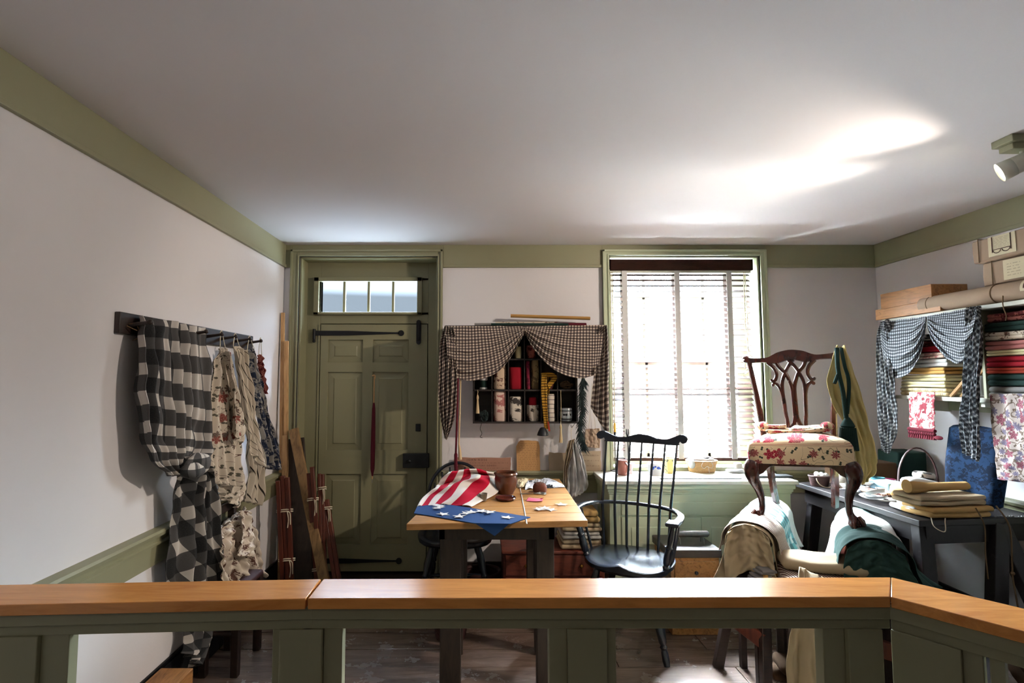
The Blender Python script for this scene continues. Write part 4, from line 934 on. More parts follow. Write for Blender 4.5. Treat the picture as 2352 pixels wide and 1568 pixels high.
# ================================================================== WALL CABINET
cb=thing('pigeonhole_shelf',(.31,3.77,1.14),'dark wall shelf with twelve pigeonholes under a check swag','wall shelf')
CY0=3.70;cxp=[1088,1130,1168,1205,1243,1281,1325];cxs=[P(v,900,y=CY0).x for v in cxp]
zb,z1_,z2_,zt_=P(1200,970,y=CY0).z,P(1200,896,y=CY0).z,P(1200,825,y=CY0).z,1.788
build('shelf_top',MB().box(-.232,.862,3.635,D-.001,zt_,zt_+.02),'cubby',cb,bev=.002)
build('back_board',MB().box(cxs[0],cxs[-1],D-.014,D-.001,zb,zt_-.0005),'cubby',cb,sm=False)
for k,x in enumerate(cxs):
    w_=.012 if k in (0,6) else .007;build('upright',MB().box(x-w_/2,x+w_/2,CY0,D-.014,zb+.006,zt_-.0005),'cubby',cb,bev=.001)
for z in (zb,z1_,z2_):build('shelf',MB().box(cxs[0]-.006,cxs[-1]+.006,CY0-(.008 if z==zb else 0),D-.014,z-.006,z+.005),'cubby',cb,bev=.001)
build('valance_board',MB().box(-.225,.855,3.645,3.66,zt_-.05,zt_),'cubby',cb)
def swag(mb,X0,Xc,topy,bot,conv,plane,nf,Z,W,seed,flip=False):
    """half swag: pleats gathered at the centre tie and opening towards the outer corner"""
    B_=smooth([(x,y,0) for x,y in bot],8)
    def fn(a,b):
        q_=res(B_,a);tx=X0+(Xc-X0)*a;ty=topy(a);qx=tx+(q_.x-tx)*b;qy=ty+(q_.y-ty)*b
        am=(.35+.65*a)*(1-.75*a**6)*min(1,b*4)
        dep=.012+.05*math.sin(PI*min(b,.9))*(1-.45*a)+Z*am*(math.sin(2*PI*nf*b**1.1+seed)+.4*math.sin(2*PI*nf*2.1*b+seed*2+3*a))
        p=P(qx,qy,**{plane[0]:plane[1]-plane[2]*dep})
        p.z+=.004*noise.noise(Vector((a*8,b*8,seed)));return p
    return mb.grid(fn,90,70,lambda a,b:(a*W+ (0 if not flip else 3),b*.34*(1-.25*a)+.10*math.sin(PI*a)*b))
sw=thing('swag_valance',(.31,3.62,1.7),'brown and cream check swag with tails over the pigeonhole shelf','swag curtain')
pl=('y',3.632,1)
build('swag',swag(MB(),1022,1204,lambda a:748+2*a,[(1030,850),(1052,868),(1085,874),(1125,864),(1160,838),(1185,800),(1204,766)],0,pl,5,.011,.56,1.0),'ging',sw,solid=.002)
build('swag',swag(MB(),1390,1206,lambda a:746+4*a,[(1376,852),(1358,864),(1325,868),(1285,856),(1250,830),(1222,795),(1206,766)],0,pl,5,.011,.57,2.2,True),'ging',sw,solid=.002)
def py_(seq,y):return [P(a,b,y=y) for a,b in seq]
build('tail',sheet(py_([(1022,748),(1011,790),(1008,860),(1008,935),(1022,1006)],3.60),py_([(1042,752),(1050,800),(1050,870),(1046,950),(1026,1010)],3.59),4,.016,(60,90),(0,-1,0),2.2,seed=41,wr=.006,rot=.3),'ging',sw,solid=.002)
build('tail',sheet(py_([(1376,752),(1366,800),(1364,850),(1356,934)],3.60),py_([(1394,746),(1399,820),(1398,900),(1399,1006)],3.59),3.5,.016,(60,90),(0,-1,0),2.0,seed=43,wr=.006,rot=.25),'ging',sw,solid=.002)
build('gathered_knot',MB().ball(P(1205,757,y=3.60),(.022,.012,.014),14,nz=.4),'ging',sw)
def hroll(name,a,b,y,r,mat,label,n=16,cat='fabric roll',grp=None,dz=0,dy=0):
    A=P(a[0],a[1],y=y);B=P(b[0],b[1],y=y+dy);m=MB();m.tube([A,A.lerp(B,.5)+Vector((0,0,.0)),B],r,n)
    for e,o_ in ((A,B),(B,A)):
        d=(e-o_).normalized()
        m.tube([e-d*.001,e+d*.002],[r*.8,r*.35],n)
    return one(name,m,mat,label,cat,grp)
zt2=zt_+.02
def troll(a,b,y0,y1,z,r,mat,label,fl=.55):
    A=P(a,740,y=y0);B=P(b,740,y=y1);A.z=B.z=z;m=MB().tube([A,B],r,16,flat=fl,up=(0,0,1));
    z0=min(v.z for v in m.v)
    return one('fabric_roll',m,mat,label,'fabric roll','flat rolls lying on top of the pigeonhole shelf')
troll(1128,1305,3.67,3.68,zt2+.010,.018,'dkgreen','green roll, lowest and frontmost on pigeonhole shelf')
troll(1090,1292,3.725,3.715,zt2+.013,.022,'grey_c','blue grey roll, furthest left on top of pigeonhole shelf')
troll(1262,1345,3.74,3.76,zt2+.016,.026,'darkwine','maroon roll beneath right end of the yellow roll')
troll(1138,1280,3.785,3.775,zt2+.022,.02,'t_small','grey printed roll under left half of the yellow roll',.9)
m=MB();A=P(1173,725,y=3.76);B=P(1355,731,y=3.74);m.tube([A,B],.017,16,flat=.7,up=(0,0,1));one('fabric_roll',m,'mustard','yellow roll, topmost on the pigeonhole shelf','fabric roll','flat rolls lying on top of the pigeonhole shelf')
def stand(name,x0,x1,y0,y1,mat,label,cat,yc=3.765,nz=.25,sq=.6,zb_=None,grp='cloth rolls in pigeonholes'):
    a=P(x0,y0,y=CY0+.01);b=P(x1,y1,y=CY0+.01);w_=(b.x-a.x)/2;m=MB();N=18;vs=[];uv=[];zz_=b.z if zb_ is None else zb_;H=a.z-zz_
    rows_=[(0,.9),(.04,1),(.5,1),(.93,1),(1,.88),(1.0,.5),(.97,.05)]
    for i,(f,s) in enumerate(rows_):
        for k in range(N):
            c,s2=math.cos(2*PI*k/N),math.sin(2*PI*k/N);v=Vector((math.copysign(abs(c)**sq,c)*w_*s,math.copysign(abs(s2)**sq,s2)*.05*s,f*H))
            v*=1;v.x+=nz*.01*noise.noise(Vector((v.x*20,v.z*25,x0)))*2*(s);v.y+=nz*.02*noise.noise(Vector((v.x*30,v.z*18,x0+7)))
            vs.append(Vector(((a.x+b.x)/2,yc,zz_))+v);uv.append((k/N*.25,f*H))
    m.add(vs,[(i*N+k,i*N+(k+1)%N,(i+1)*N+(k+1)%N,(i+1)*N+k) for i in range(len(rows_)-1) for k in range(N)]+[tuple(range(N))[::-1],tuple((len(rows_)-1)*N+k for k in range(N))],uv)
    return one(name,m,mat,label,cat,grp)
Z1=z1_+.006;Z0=zb+.006
stand('cloth_roll',1134,1164,898,966,'t_pink','tall pink toile roll in lower row of pigeonhole shelf','cloth roll',zb_=Z0)
stand('cloth_roll',1171,1202,911,965,'t_grey','black and white toile roll in lower row of pigeonhole shelf','cloth roll',zb_=Z0)
stand('cloth_roll',1258,1277,905,965,'ticking','white cloth with thin dark bands beside the gold braid','cloth roll',zb_=Z0)
stand('cloth_roll',1134,1164,836,895,'t_brown','cream cloth with brown print above the pink toile roll','cloth roll',zb_=Z1)
stand('red_cloth_bundle',1170,1201,843,895,'red','plain crimson cloth bundle in middle row of pigeonhole shelf','cloth bundle',zb_=Z1)
stand('cloth_roll',1208,1219,829,895,'t_rose','narrow rose damask roll beside the olive damask roll','cloth roll',zb_=Z1)
stand('cloth_roll',1221,1240,824,895,'t_damask','olive gold damask roll in middle row of pigeonhole shelf','cloth roll',zb_=Z1)
stand('cloth_roll',1184,1198,795,824,'cream','cream cloth in the top pigeonhole, just left of centre','cloth roll',zb_=z2_+.006)
stand('cloth_roll',1210,1232,792,824,'t_redd','pink and red printed cloth in the top pigeonhole, right of centre','cloth roll',zb_=z2_+.006)
def ST(name,pc,prof,mat,label,cat,**k):
    return one(name,MB().lathe(prof,pc,28),mat,label,cat,**k)
c=P(1224,963,y=3.77);jt=thing('patterned_jar',(c.x,3.77,Z0),'white printed jar with crimson cloth inside, lower row of pigeonholes','jar')
build('jar_body',MB().lathe([(.001,0),(.040,0),(.043,.004),(.043,.105),(.041,.110),(.039,.105),(.039,.006),(.001,.005)],(c.x,3.77,Z0),28),'t_grey',jt)
one('red_cloth_scrap',MB().slab(c.x-.03,c.x+.025,3.745,3.795,Z0+.03,Z0+.165,.012,.006),'red','crimson cloth folded into the white printed jar','cloth')
c=P(1300,963,y=3.76);ct=thing('small_crock',(c.x,3.76,Z0),'little white crock with dark painted leaves, rightmost lower pigeonhole','jar')
build('crock_body',MB().lathe([(.001,0),(.034,0),(.042,.01),(.044,.04),(.043,.08),(.041,.088),(.038,.088),(.038,.06),(.03,.008),(.001,.006)],(c.x,3.76,Z0),28),'china',ct)
build('painted_band',MB().lathe([(.0425,.012),(.0436,.016),(.0432,.019)],(c.x,3.76,Z0),28,False).lathe([(.0440,.068),(.0440,.071),(.0438,.074)],(c.x,3.76,Z0),28,False).ball((c.x-.018,3.72,Z0+.045),(.010,.003,.006),8).ball((c.x-.004,3.715,Z0+.045),(.008,.003,.008),8).ball((c.x+.025,3.724,Z0+.045),(.006,.003,.008),8),'black',ct)
c=P(1111,890,y=3.76)
spz=Z1;s_=thing('ribbon_spool',(c.x,3.76,spz),'white spool with dark green band in leftmost middle pigeonhole','spool')
build('spool_core',MB().lathe([(.001,0),(.028,0),(.028,.01),(.024,.012),(.024,.062),(.028,.064),(.028,.08),(.001,.08)],(c.x,3.76,spz),24),'white_c',s_)
build('ribbon',MB().lathe([(.025,.014),(.027,.02),(.027,.055),(.025,.060)],(c.x,3.76,spz),24,False),'dkgreen',s_)
# gold braid hanging over the front, loops, cup of spools
t=thing('gold_braid',tuple(P(1250,870,y=3.66)),'gold patterned braid ribbon hanging down front of pigeonhole shelf','ribbon')
build('long_strip',sheet(py_([(1244,858),(1243,900),(1247,950),(1250,985)],3.675),py_([(1256,858),(1256,900),(1258,950),(1261,985)],3.67),1,.003,(8,60),(0,-1,0),1,seed=51,wr=.002),'gold',t,solid=.0015)
build('loop',MB().strap([(P(1244,862,y=3.68).x,P(1244,862,y=3.68).z),(P(1258,858,y=3.68).x,P(0,859,y=3.68).z),(P(1275,864,y=3.68).x,P(0,866,y=3.68).z),(P(1262,885,y=3.68).x,P(0,884,y=3.68).z),(P(1252,905,y=3.68).x,P(0,900,y=3.68).z)],.03,.003,(0,3.68,0),(1,0,0),(0,0,1)),'gold',t)
build('coil',MB().tube(smooth([P(1256,880,y=3.68),P(1262,900,y=3.675),P(1254,912,y=3.68),P(1262,895,y=3.67)],6),.006,8,flat=.3),'gold',t)
c=P(1263,893,y=3.76);ut=thing('woven_cup',(c.x,3.76,Z1),'pink woven cup holding yellow spools, middle row of pigeonholes','cup')
build('cup_body',MB().lathe([(.001,0),(.022,0),(.034,.045),(.032,.045),(.02,.004),(.001,.003)],(c.x,3.76,Z1),20),'pink',ut)
for dx in (-.013,.014):one('thread_spool',MB().lathe([(.001,0),(.012,0),(.011,.006),(.009,.008),(.009,.06),(.012,.063),(.012,.07),(.001,.07)],(c.x+dx,3.76,Z1+.018),16),'mustard','%s yellow thread spool in pink woven cup'%('left' if dx<0 else 'right'),'spool','yellow spools in the woven cup')
def yarn(mb,c,r,n,th,seed,fl=(1,.5,.6)):
    rnd=random.Random(seed);pts=[]
    for k in range(n):
        v=Vector((rnd.gauss(0,1),rnd.gauss(0,1),rnd.gauss(0,1))).normalized();pts.append(c+Vector((v.x*r*fl[0],v.y*r*fl[1],v.z*r*fl[2])))
    return mb.tube(smooth(pts,4),th,5)
c=P(1300,884,y=3.76);c.z=Z1+.030
one('yarn_skein',yarn(MB(),c,.045,46,.0026,4),'twine','tangled brown and cream skein in rightmost middle pigeonhole','yarn')
# tassels
def tassel(x,y0,y1,ycord,Y,mat,label,r=.011):
    a=P(x,y0,y=Y);b=P(x,y1,y=Y);t=thing('hanging_tassel',tuple(a),label,'tassel')
    h=a.z-b.z;m=MB().tube([a,a-Vector((0,0,h*.12)),a-Vector((0,0,h*.2)),a-Vector((0,0,h*.27)),a-Vector((0,0,h*.9)),b],[r*.3,r*.75,r*.8,r*.5,r*1.15,r*1.2],14)
    build('skirt',m,mat,t);n=P(x,ycord,y=Y+.0);build('tassel_cord',MB().tube([a,(a+n)/2+Vector((.002,0,0)),n],.0018,6),mat,t);return t
tassel(1097,906,949,895,3.685,'tassel','cream tassel at left side of pigeonhole shelf')
tassel(1288,974,1016,896,3.685,'tassel','cream tassel hanging below right part of pigeonhole shelf')
one('black_felt_bell',MB().lathe([(.001,.055),(.012,.055),(.02,.05),(.035,.02),(.040,.003),(.036,0),(.001,.008)],tuple(P(1247,1000,y=3.66)),12),'black','black felt bell shape at bottom end of gold braid','ornament')
one('orange_tag',MB().bar(P(1259,968,y=3.67),P(1262,990,y=3.67),.012,.003,up=(0,1,0)),'rust','small orange tag beside bottom end of gold braid','tag')
m=yarn(MB(),P(1112,955,y=3.685),.035,40,.002,8,(.8,.3,1.2));m.tube(smooth(py_([(1106,972),(1103,985),(1107,995),(1103,1003),(1108,1005)],3.685),5),.0018,5)
one('twine_hank',m,'evgreen','dark hank of twine hanging at left bottom of pigeonhole shelf','twine')
# dark fringe garland, red cord, hooks
m=MB();rnd=random.Random(6);spn=smooth(py_([(1340,868),(1336,900),(1338,940),(1332,985),(1342,1028)],3.61),10);m.tube(spn,.012,8)
for k in range(620):
    f=rnd.random();c=res(spn,f);a=rnd.random()*2*PI;L_=rnd.uniform(.035,.065);d=Vector((math.cos(a)*.8,math.sin(a)*.5-.2,-1)).normalized();m.tube([c,c+d*L_*.5+Vector((0,0,.003)),c+d*L_],[.0022,.0018,.0006],4)
one('yarn_garland',m,'evgreen','shaggy dark green yarn garland at right side of pigeonhole shelf','garland')
one('twisted_cord',MB().tube(py_([(1052,868),(1050,950),(1047,1040)],3.61),.007,10).tube([P(1047,1040,y=3.61),P(1047,1044,y=3.61),P(1047,1060,y=3.61),P(1048,1082,y=3.61)],[.008,.012,.011,.014],10),'darkwine','dark red twisted cord with tassel beneath left swag tail','cord')
one('twisted_cord',MB().tube(py_([(1058,868),(1056,950),(1054,1020)],3.62),.0055,10).tube(py_([(1054,1020),(1056,1035),(1057,1055)],3.62),[.006,.010,.013],10),'tassel','pink and cream twisted cord with frayed end beneath left swag tail','cord')
# papers leaning on the chair rail
def sheetpaper(name,x0,x1,y0,y1,mat,label,Y,lean=.02,corners=None,lines=0,seed=1,rz=0,sz=.5):
    a=P(x0,y0,y=Y);b=P(x1,y1,y=Y);w_=b.x-a.x;h=a.z-b.z;t=thing(name,((a.x+b.x)/2,Y,b.z),label,'paper')
    X=Vector((math.cos(rz),0,math.sin(rz)));Yv=Vector((0,lean,1)).normalized();O=Vector((a.x,Y-.01,b.z))
    rnd=random.Random(seed);out=[]
    for (p0,p1) in (((0,0),(w_,0)),((w_,0),(w_,h)),((w_,h),(0,h)),((0,h),(0,0))):
        for k in range(6):
            f=k/6;j=rnd.uniform(-.0022,.0022);out.append((p0[0]+(p1[0]-p0[0])*f+j,p0[1]+(p1[1]-p0[1])*f+j))
    if corners:
        for i,(dx,dz) in corners.items():out[i]=(out[i][0]+dx,out[i][1]+dz)
    build('paper',MB().prism(out,.0015,O,X,Yv),mat,t,sm=False)
    if lines:build('ink_writing',squig(MB(),O+Vector((w_*.06,-.0015,h*.04)),X,Yv,w_*.88,h*.9,lines,seed,sz),'ink',t,sm=False)
    return t,O,X,Yv,w_,h
zrail=.801
sheetpaper('letter',1186,1240,1011,1087,'parch','tall tan handwritten letter standing on chair rail',3.832,.0,{12:(-.008,-.005),18:(.012,-.012)},17,4,0,.42)
t,O,X,Yv,w_,h=sheetpaper('printed_broadside',1043,1173,1050,1096,'pinkp','wide pinkish printed broadside behind the striped flag',3.832,0)
text('printed_text','J O H N   R O S S',.019,O+X*.09+Yv*(h-.022)+Vector((0,-.0015,0)),X,Yv,'ink',t)
text('printed_text','U P H O L S T E R Y   G O O D S',.014,O+X*.10+Yv*(h-.060)+Vector((0,-.0015,0)),X,Yv,'ink',t)
build('ink_writing',squig(MB(),O+X*.02+Yv*(h-.044)+Vector((0,-.0015,0)),X,Yv,.37,.016,1,3,.45),'ink',t,sm=False)
build('ink_writing',squig(MB(),O+X*.02+Yv*(.004)+Vector((0,-.0015,0)),X,Yv,.37,h-.07,5,5,.45),'ink',t,sm=False)
sheetpaper('brown_paper_sheet',1260,1300,1039,1087,'greyp','folded grey brown paper between letter and hanging apron',3.832,0,{18:(.0,.004),0:(-.012,0)})
sheetpaper('drawn_parchment',1326,1380,1035,1088,'greyp','ragged parchment with small faint drawing at right of apron',3.828,0,{18:(.03,-.0)},4,9,0,.3)
t=thing('burlap_pouch',tuple(P(1360,985,y=3.83)),'ragged burlap pouch hanging beside green yarn garland','pouch')
build('pouch_body',sheet(py_([(1345,986),(1343,1006),(1346,1026)],3.815),py_([(1377,983),(1379,1005),(1377,1029)],3.81),1.5,.006,(24,24),(0,-1,0),seed=61,wr=.006),'kraft',t,solid=.006)
build('string',MB().tube(py_([(1352,985),(1357,930),(1360,880)],3.825),.0012,5).tube(py_([(1368,984),(1362,930),(1360,880)],3.825),.0012,5),'cord',t)
t=thing('apron',tuple(P(1317,1010,y=3.75)),'sheer white apron with striped tie hanging from hook under shelf','apron')
build('skirt',sheet(py_([(1310,1015),(1305,1060),(1302,1110),(1306,1150)],3.73),py_([(1324,1012),(1342,1060),(1352,1115),(1340,1130)],3.70),2.5,.02,(60,60),(0,-1,0),1.3,seed=63,wr=.01),'white_c',t,solid=.002)
M['tie']=stripe('brown_cream_stripe',.02,[(0,'#b8a890'),(.5,'#5c4c3c')],0)
build('striped_tie',sheet(py_([(1306,1012),(1299,1040),(1294,1080),(1295,1116)],3.705),py_([(1320,1008),(1313,1045),(1304,1080),(1304,1118)],3.70),1.5,.006,(24,50),(0,-1,0),1.2,seed=64,wr=.006),'tie',t,solid=.002)
build('loop',MB().tube(smooth(py_([(1314,1012),(1312,990),(1316,980),(1318,974)],3.72),5),.0018,6),'cord',t)
build('hook',MB().tube(smooth([P(1319,966,y=3.72),P(1320,972,y=3.72),P(1313,981,y=3.72),P(1311,975,y=3.72)],5),.002,6),'black',t)
# ================================================================== WINDOW LEDGE
zl=.80
def L(px_,py_):return P(px_,py_,z=zl)
p=L(1430,1090);ft=thing('clay_mug',(p.x,p.y,zl),'red brown clay mug at left end of window ledge','mug')
build('mug_body',MB().lathe([(.001,0),(.032,0),(.034,.004),(.033,.095),(.034,.1),(.030,.1),(.029,.01),(.001,.008)],p,24),'tin',ft)
build('mug_handle',MB().tube(smooth([p+Vector((.01,-.033,.085)),p+Vector((.015,-.055,.07)),p+Vector((.012,-.055,.035)),p+Vector((.01,-.033,.02))],5),.005,8),'tin',ft)
p=L(1418,1084);p.y+=.05;ct=thing('candle_holder',(p.x,p.y,zl),'slim black iron candle holder with yellow candle, left on window ledge','candle holder')
ct0=P(1420,992,y=p.y).z
build('stand',MB().lathe([(.001,0),(.035,0),(.036,.004),(.006,.012),(.001,.012)],(p.x,p.y,zl),20).tube([(p.x,p.y,zl+.01),(p.x,p.y,ct0-.05),(p.x,p.y,ct0)],[.003,.003,.009],10),'black',ct)
build('candle',MB().tube([(p.x,p.y,ct0),(p.x,p.y,ct0+.055),(p.x,p.y,ct0+.064)],[.0085,.0085,.004],12),'yellow',ct)
p=L(1441,1084);p.y+=.02;a=P(1441,985,y=p.y);b=P(1445,1065,y=p.y)
one('iron_tongs',MB().tube([a+Vector((-.006,0,0)),a+Vector((-.008,0,-.03)),a+Vector((.0,0,-.06)),(b.x+.004,p.y,b.z),(p.x+.004,p.y,zl+.002)],[.003,.005,.004,.003,.003],8).tube([a+Vector((.006,0,0)),a+Vector((.006,0,-.03)),a+Vector((.002,0,-.06)),(b.x-.006,p.y,b.z+.02),(p.x-.02,p.y,zl+.002)],[.003,.005,.004,.003,.003],8),'black','upright black iron tongs beside clay mug','tongs')
p=L(1450,1088);m=MB().lathe([(.001,0),(.014,0),(.010,.01),(.008,.03),(.018,.05),(.020,.07),(.001,.07)],p,20);one('white_goblet',m,'china','tiny white footed cup right of clay mug','cup')
p=L(1505,1089);bj=thing('blue_white_jar',(p.x,p.y,zl),'squat white jar with blue flowers on window ledge','jar')
build('jar_body',MB().lathe([(.001,0),(.045,0),(.048,.006),(.047,.022),(.050,.03),(.05,.07),(.042,.082),(.036,.084),(.036,.078),(.04,.02),(.001,.01)],p,32),'china',bj)
M['cobalt']=plain('cobalt_blue_glaze','#1c3c8c',.2,.1,20,0);M['gauze']=M['china']
m=MB()
for dx,dz,r in ((-.022,.052,.010),(-.012,.058,.008),(-.026,.042,.006),(.006,.05,.012),(.018,.046,.007)):m.ball(p+Vector((dx,-math.sqrt(.05**2-dx*dx)+.0005,dz)),(r,.002,r*.8),10)
build('painted_flowers',m,'cobalt',bj)
p=L(1536,1086);a=P(1536,1046,y=p.y);m=MB().lathe([(.001,0),(.030,0),(.033,.01),(.040,.10),(.036,.102),(.029,.008),(.001,.006)],p,6)
M['yspot']=T('yellow_spotted_glaze',.4);_on,_r=flowers(M['yspot'],None,M['yspot'].tc.outputs['UV'],26,.2,.3,2,None,.6,0,True);M['yspot']=M['yspot'].fin(M['yspot'].mix(_on,lin('#dcc880'),lin('#54502c')))
one('yellow_vase',m,'yspot','yellow vase painted with dark leaves on window ledge','vase',sm=False)
def basket(name,p,rx,ry,h,mat,label,handle=None,sl=.8,cat='basket'):
    t=thing(name,tuple(p),label,cat);N=64;R_=22;vs=[];uv=[];m=MB()
    for j in range(R_+1):
        f=j/R_;s=sl+(1-sl)*f**.8
        for k in range(N):
            a=2*PI*k/N;w_=1+.025*math.sin(k*PI/2+(j//2)*PI)*(1 if (j%2) else .6);vs.append(Vector(p)+Vector((rx*s*w_*math.cos(a),ry*s*w_*math.sin(a),h*f)));uv.append((a*rx,h*f))
    m.add(vs,[(j*N+k,j*N+(k+1)%N,(j+1)*N+(k+1)%N,(j+1)*N+k) for j in range(R_) for k in range(N)]+[tuple(range(N))[::-1]],uv)
    build('basket_body',m,mat,t,solid=.004)
    build('rim',MB().tube([Vector(p)+Vector((rx*1.01*math.cos(a),ry*1.01*math.sin(a),h)) for a in [2*PI*k/40 for k in range(41)]],h*.06+.002,8),mat,t)
    if handle:
        pts=[Vector(p)+Vector((rx*math.cos(a)*handle[1],ry*math.cos(a)*handle[2],h+handle[0]*math.sin(a))) for a in [PI*k/16 for k in range(17)]];build('handle',MB().tube(pts,.007,8,flat=.6),mat,t)
    return t
p=L(1616,1084);p.y+=.03;basket('sewing_basket',p,.102,.075,.075,'basket','pale splint basket with white ribbon in middle of window ledge',None,.82)
m=MB().slab(p.x-.08,p.x+.08,p.y-.05,p.y+.05,p.z+.062,p.z+.092,.012,.012);m.ball(p+Vector((.03,-.01,.10)),(.03,.03,.012),12,nz=.5).ball(p+Vector((-.085,-.03,.065)),(.02,.03,.03),12,nz=.5)
one('white_linens',m,'white_c','white linens heaped in the pale splint basket','cloth')
rb=[p+Vector(v) for v in ((-.02,-.078,.078),(-.035,-.083,.05),(-.02,-.088,.035),(.004,-.085,.048),(.012,-.09,.03),(.012,-.095,.004))];m=MB().tube(smooth(rb,6),.0025,6,flat=.5);rb=[p+Vector(v) for v in ((.004,-.083,.05),(.03,-.088,.036),(.045,-.082,.055),(.035,-.078,.078))];m.tube(smooth(rb,6),.0025,6,flat=.5)
one('white_ribbon',m,'white_c','white ribbon bow hanging over front of splint basket','ribbon')
p=L(1692,1086);p.y+=.02;one('white_dish',MB().slab(p.x-.055,p.x+.06,p.y-.035,p.y+.035,zl+.001,zl+.022,.011),'china','low white oval dish near right end of window ledge','dish')
one('dried_bundle',MB().slab(p.x-.01,p.x+.045,p.y-.02,p.y+.02,zl+.023,zl+.068,.014,.008),'sheer','small wad of muslin sitting on low white dish','cloth')
a=L(1512,1098);b=L(1700,1098);one('slate_tray',MB().box(a.x,b.x,a.y-.03,a.y+.02,zl+.0005,zl+.007),'steel','long thin grey slate strip lying along window ledge','tray',bev=.001)
a=L(1728,1094);b=L(1812,1094);one('dark_ledger',MB().box(a.x,b.x,a.y-.05,a.y+.03,zl+.0005,zl+.012),'black','flat dark ledger book at right end of window ledge','book',bev=.001)
# ================================================================== UNDER TABLE AND WINDOW
rc=thing('red_chest',(.48,3.62,0),'red painted chest of drawers against back wall behind table','chest')
build('chest_body',MB().box(.155,.80,3.50,3.80,.0,.335),'chest',rc,bev=.004)
build('chest_lid',MB().box(.145,.81,3.485,3.80,.335,.352),'chest',rc,bev=.004)
for z0_,z1_b in ((.20,.325),(.05,.185)):
    d=build('drawer',MB().box(.17,.785,3.49,3.502,z0_,z1_b),'chest',rc,bev=.002)
    for x in (.3,.65):build('drawer_knob',MB().ball((x,3.482,(z0_+z1_b)/2),.011,10),'brass',d)
zz_=.353
for i,(w_,h,mt,lb) in enumerate(((.27,.055,'canvas','lowest in the stack on red chest'),(.25,.04,'sheer','second from bottom of the stack on red chest'),(.26,.045,'canvas','third from bottom of the stack on red chest'),(.24,.07,'linen','puffy, topmost in the stack on red chest'))):
    m=MB().slab(.66-w_/2,.66+w_/2,3.51,3.76,zz_,zz_+h*.52,.02,.006,sd=i).slab(.66-w_/2+.01,.66+w_/2-.006,3.515,3.76,zz_+h*.48,zz_+h,.02,.006,sd=i+5);zlo=min(v.z for v in m.v)
    for v in m.v:v.z+=zz_+.001-zlo
    zz_=max(v.z for v in m.v)
    one('folded_cloth',m,mt,['tan','pale','buff','golden'][i]+' folded cloth, '+lb,'cloth','folded cloths on the red chest')
tc=thing('tool_chest',(1.31,3.24,0),'plain wooden chest with drawer in front of window cabinet','chest')
a=P(1540,1280,y=3.14);b=P(1652,1280,y=3.14)
build('chest_body',MB().box(a.x,b.x,3.14,3.42,0,a.z),'box',tc,bev=.003)
build('chest_lid',MB().box(a.x-.012,b.x+.012,3.13,3.43,a.z+.0,a.z+.045),'dark',tc,bev=.004)
d=build('drawer',MB().box(a.x+.02,b.x-.02,3.13,3.142,a.z-.14,a.z-.02),'box',tc,bev=.002);build('drawer_knob',MB().ball(((a.x+b.x)/2,3.122,a.z-.08),.011,10),'black',d)
zt3=a.z+.046;c=Vector(((a.x+b.x)/2+.02,3.25,zt3));rt=thing('rolling_pin',tuple(c),'grey turned wooden roller resting in wire stand on tool chest','roller')
build('roller',MB().tube([c+Vector((-.105,0,.055)),c+Vector((-.09,0,.055)),c+Vector((-.088,0,.055)),c+Vector((-.03,0,.055)),c+Vector((-.028,0,.055)),c+Vector((.03,0,.055)),c+Vector((.1,0,.055)),c+Vector((.11,0,.055))],[.004,.015,.018,.018,.0165,.018,.018,.01],14),'tabdark',rt)
m=MB()
for s in (-.07,.07):m.tube(smooth([c+Vector((s,-.03,.002)),c+Vector((s,-.018,.035)),c+Vector((s,.018,.035)),c+Vector((s,.03,.002))],5),.0025,6)
build('wire_stand',m,'steel',rt)
basket('floor_basket',Vector((.02,3.66,0)),.12,.11,.17,'dbasket','dark willow basket on floor left of the red chest')
basket('floor_basket',Vector((-.16,3.12,0)),.10,.09,.13,'dbasket','small dark basket on floor under left side of table')
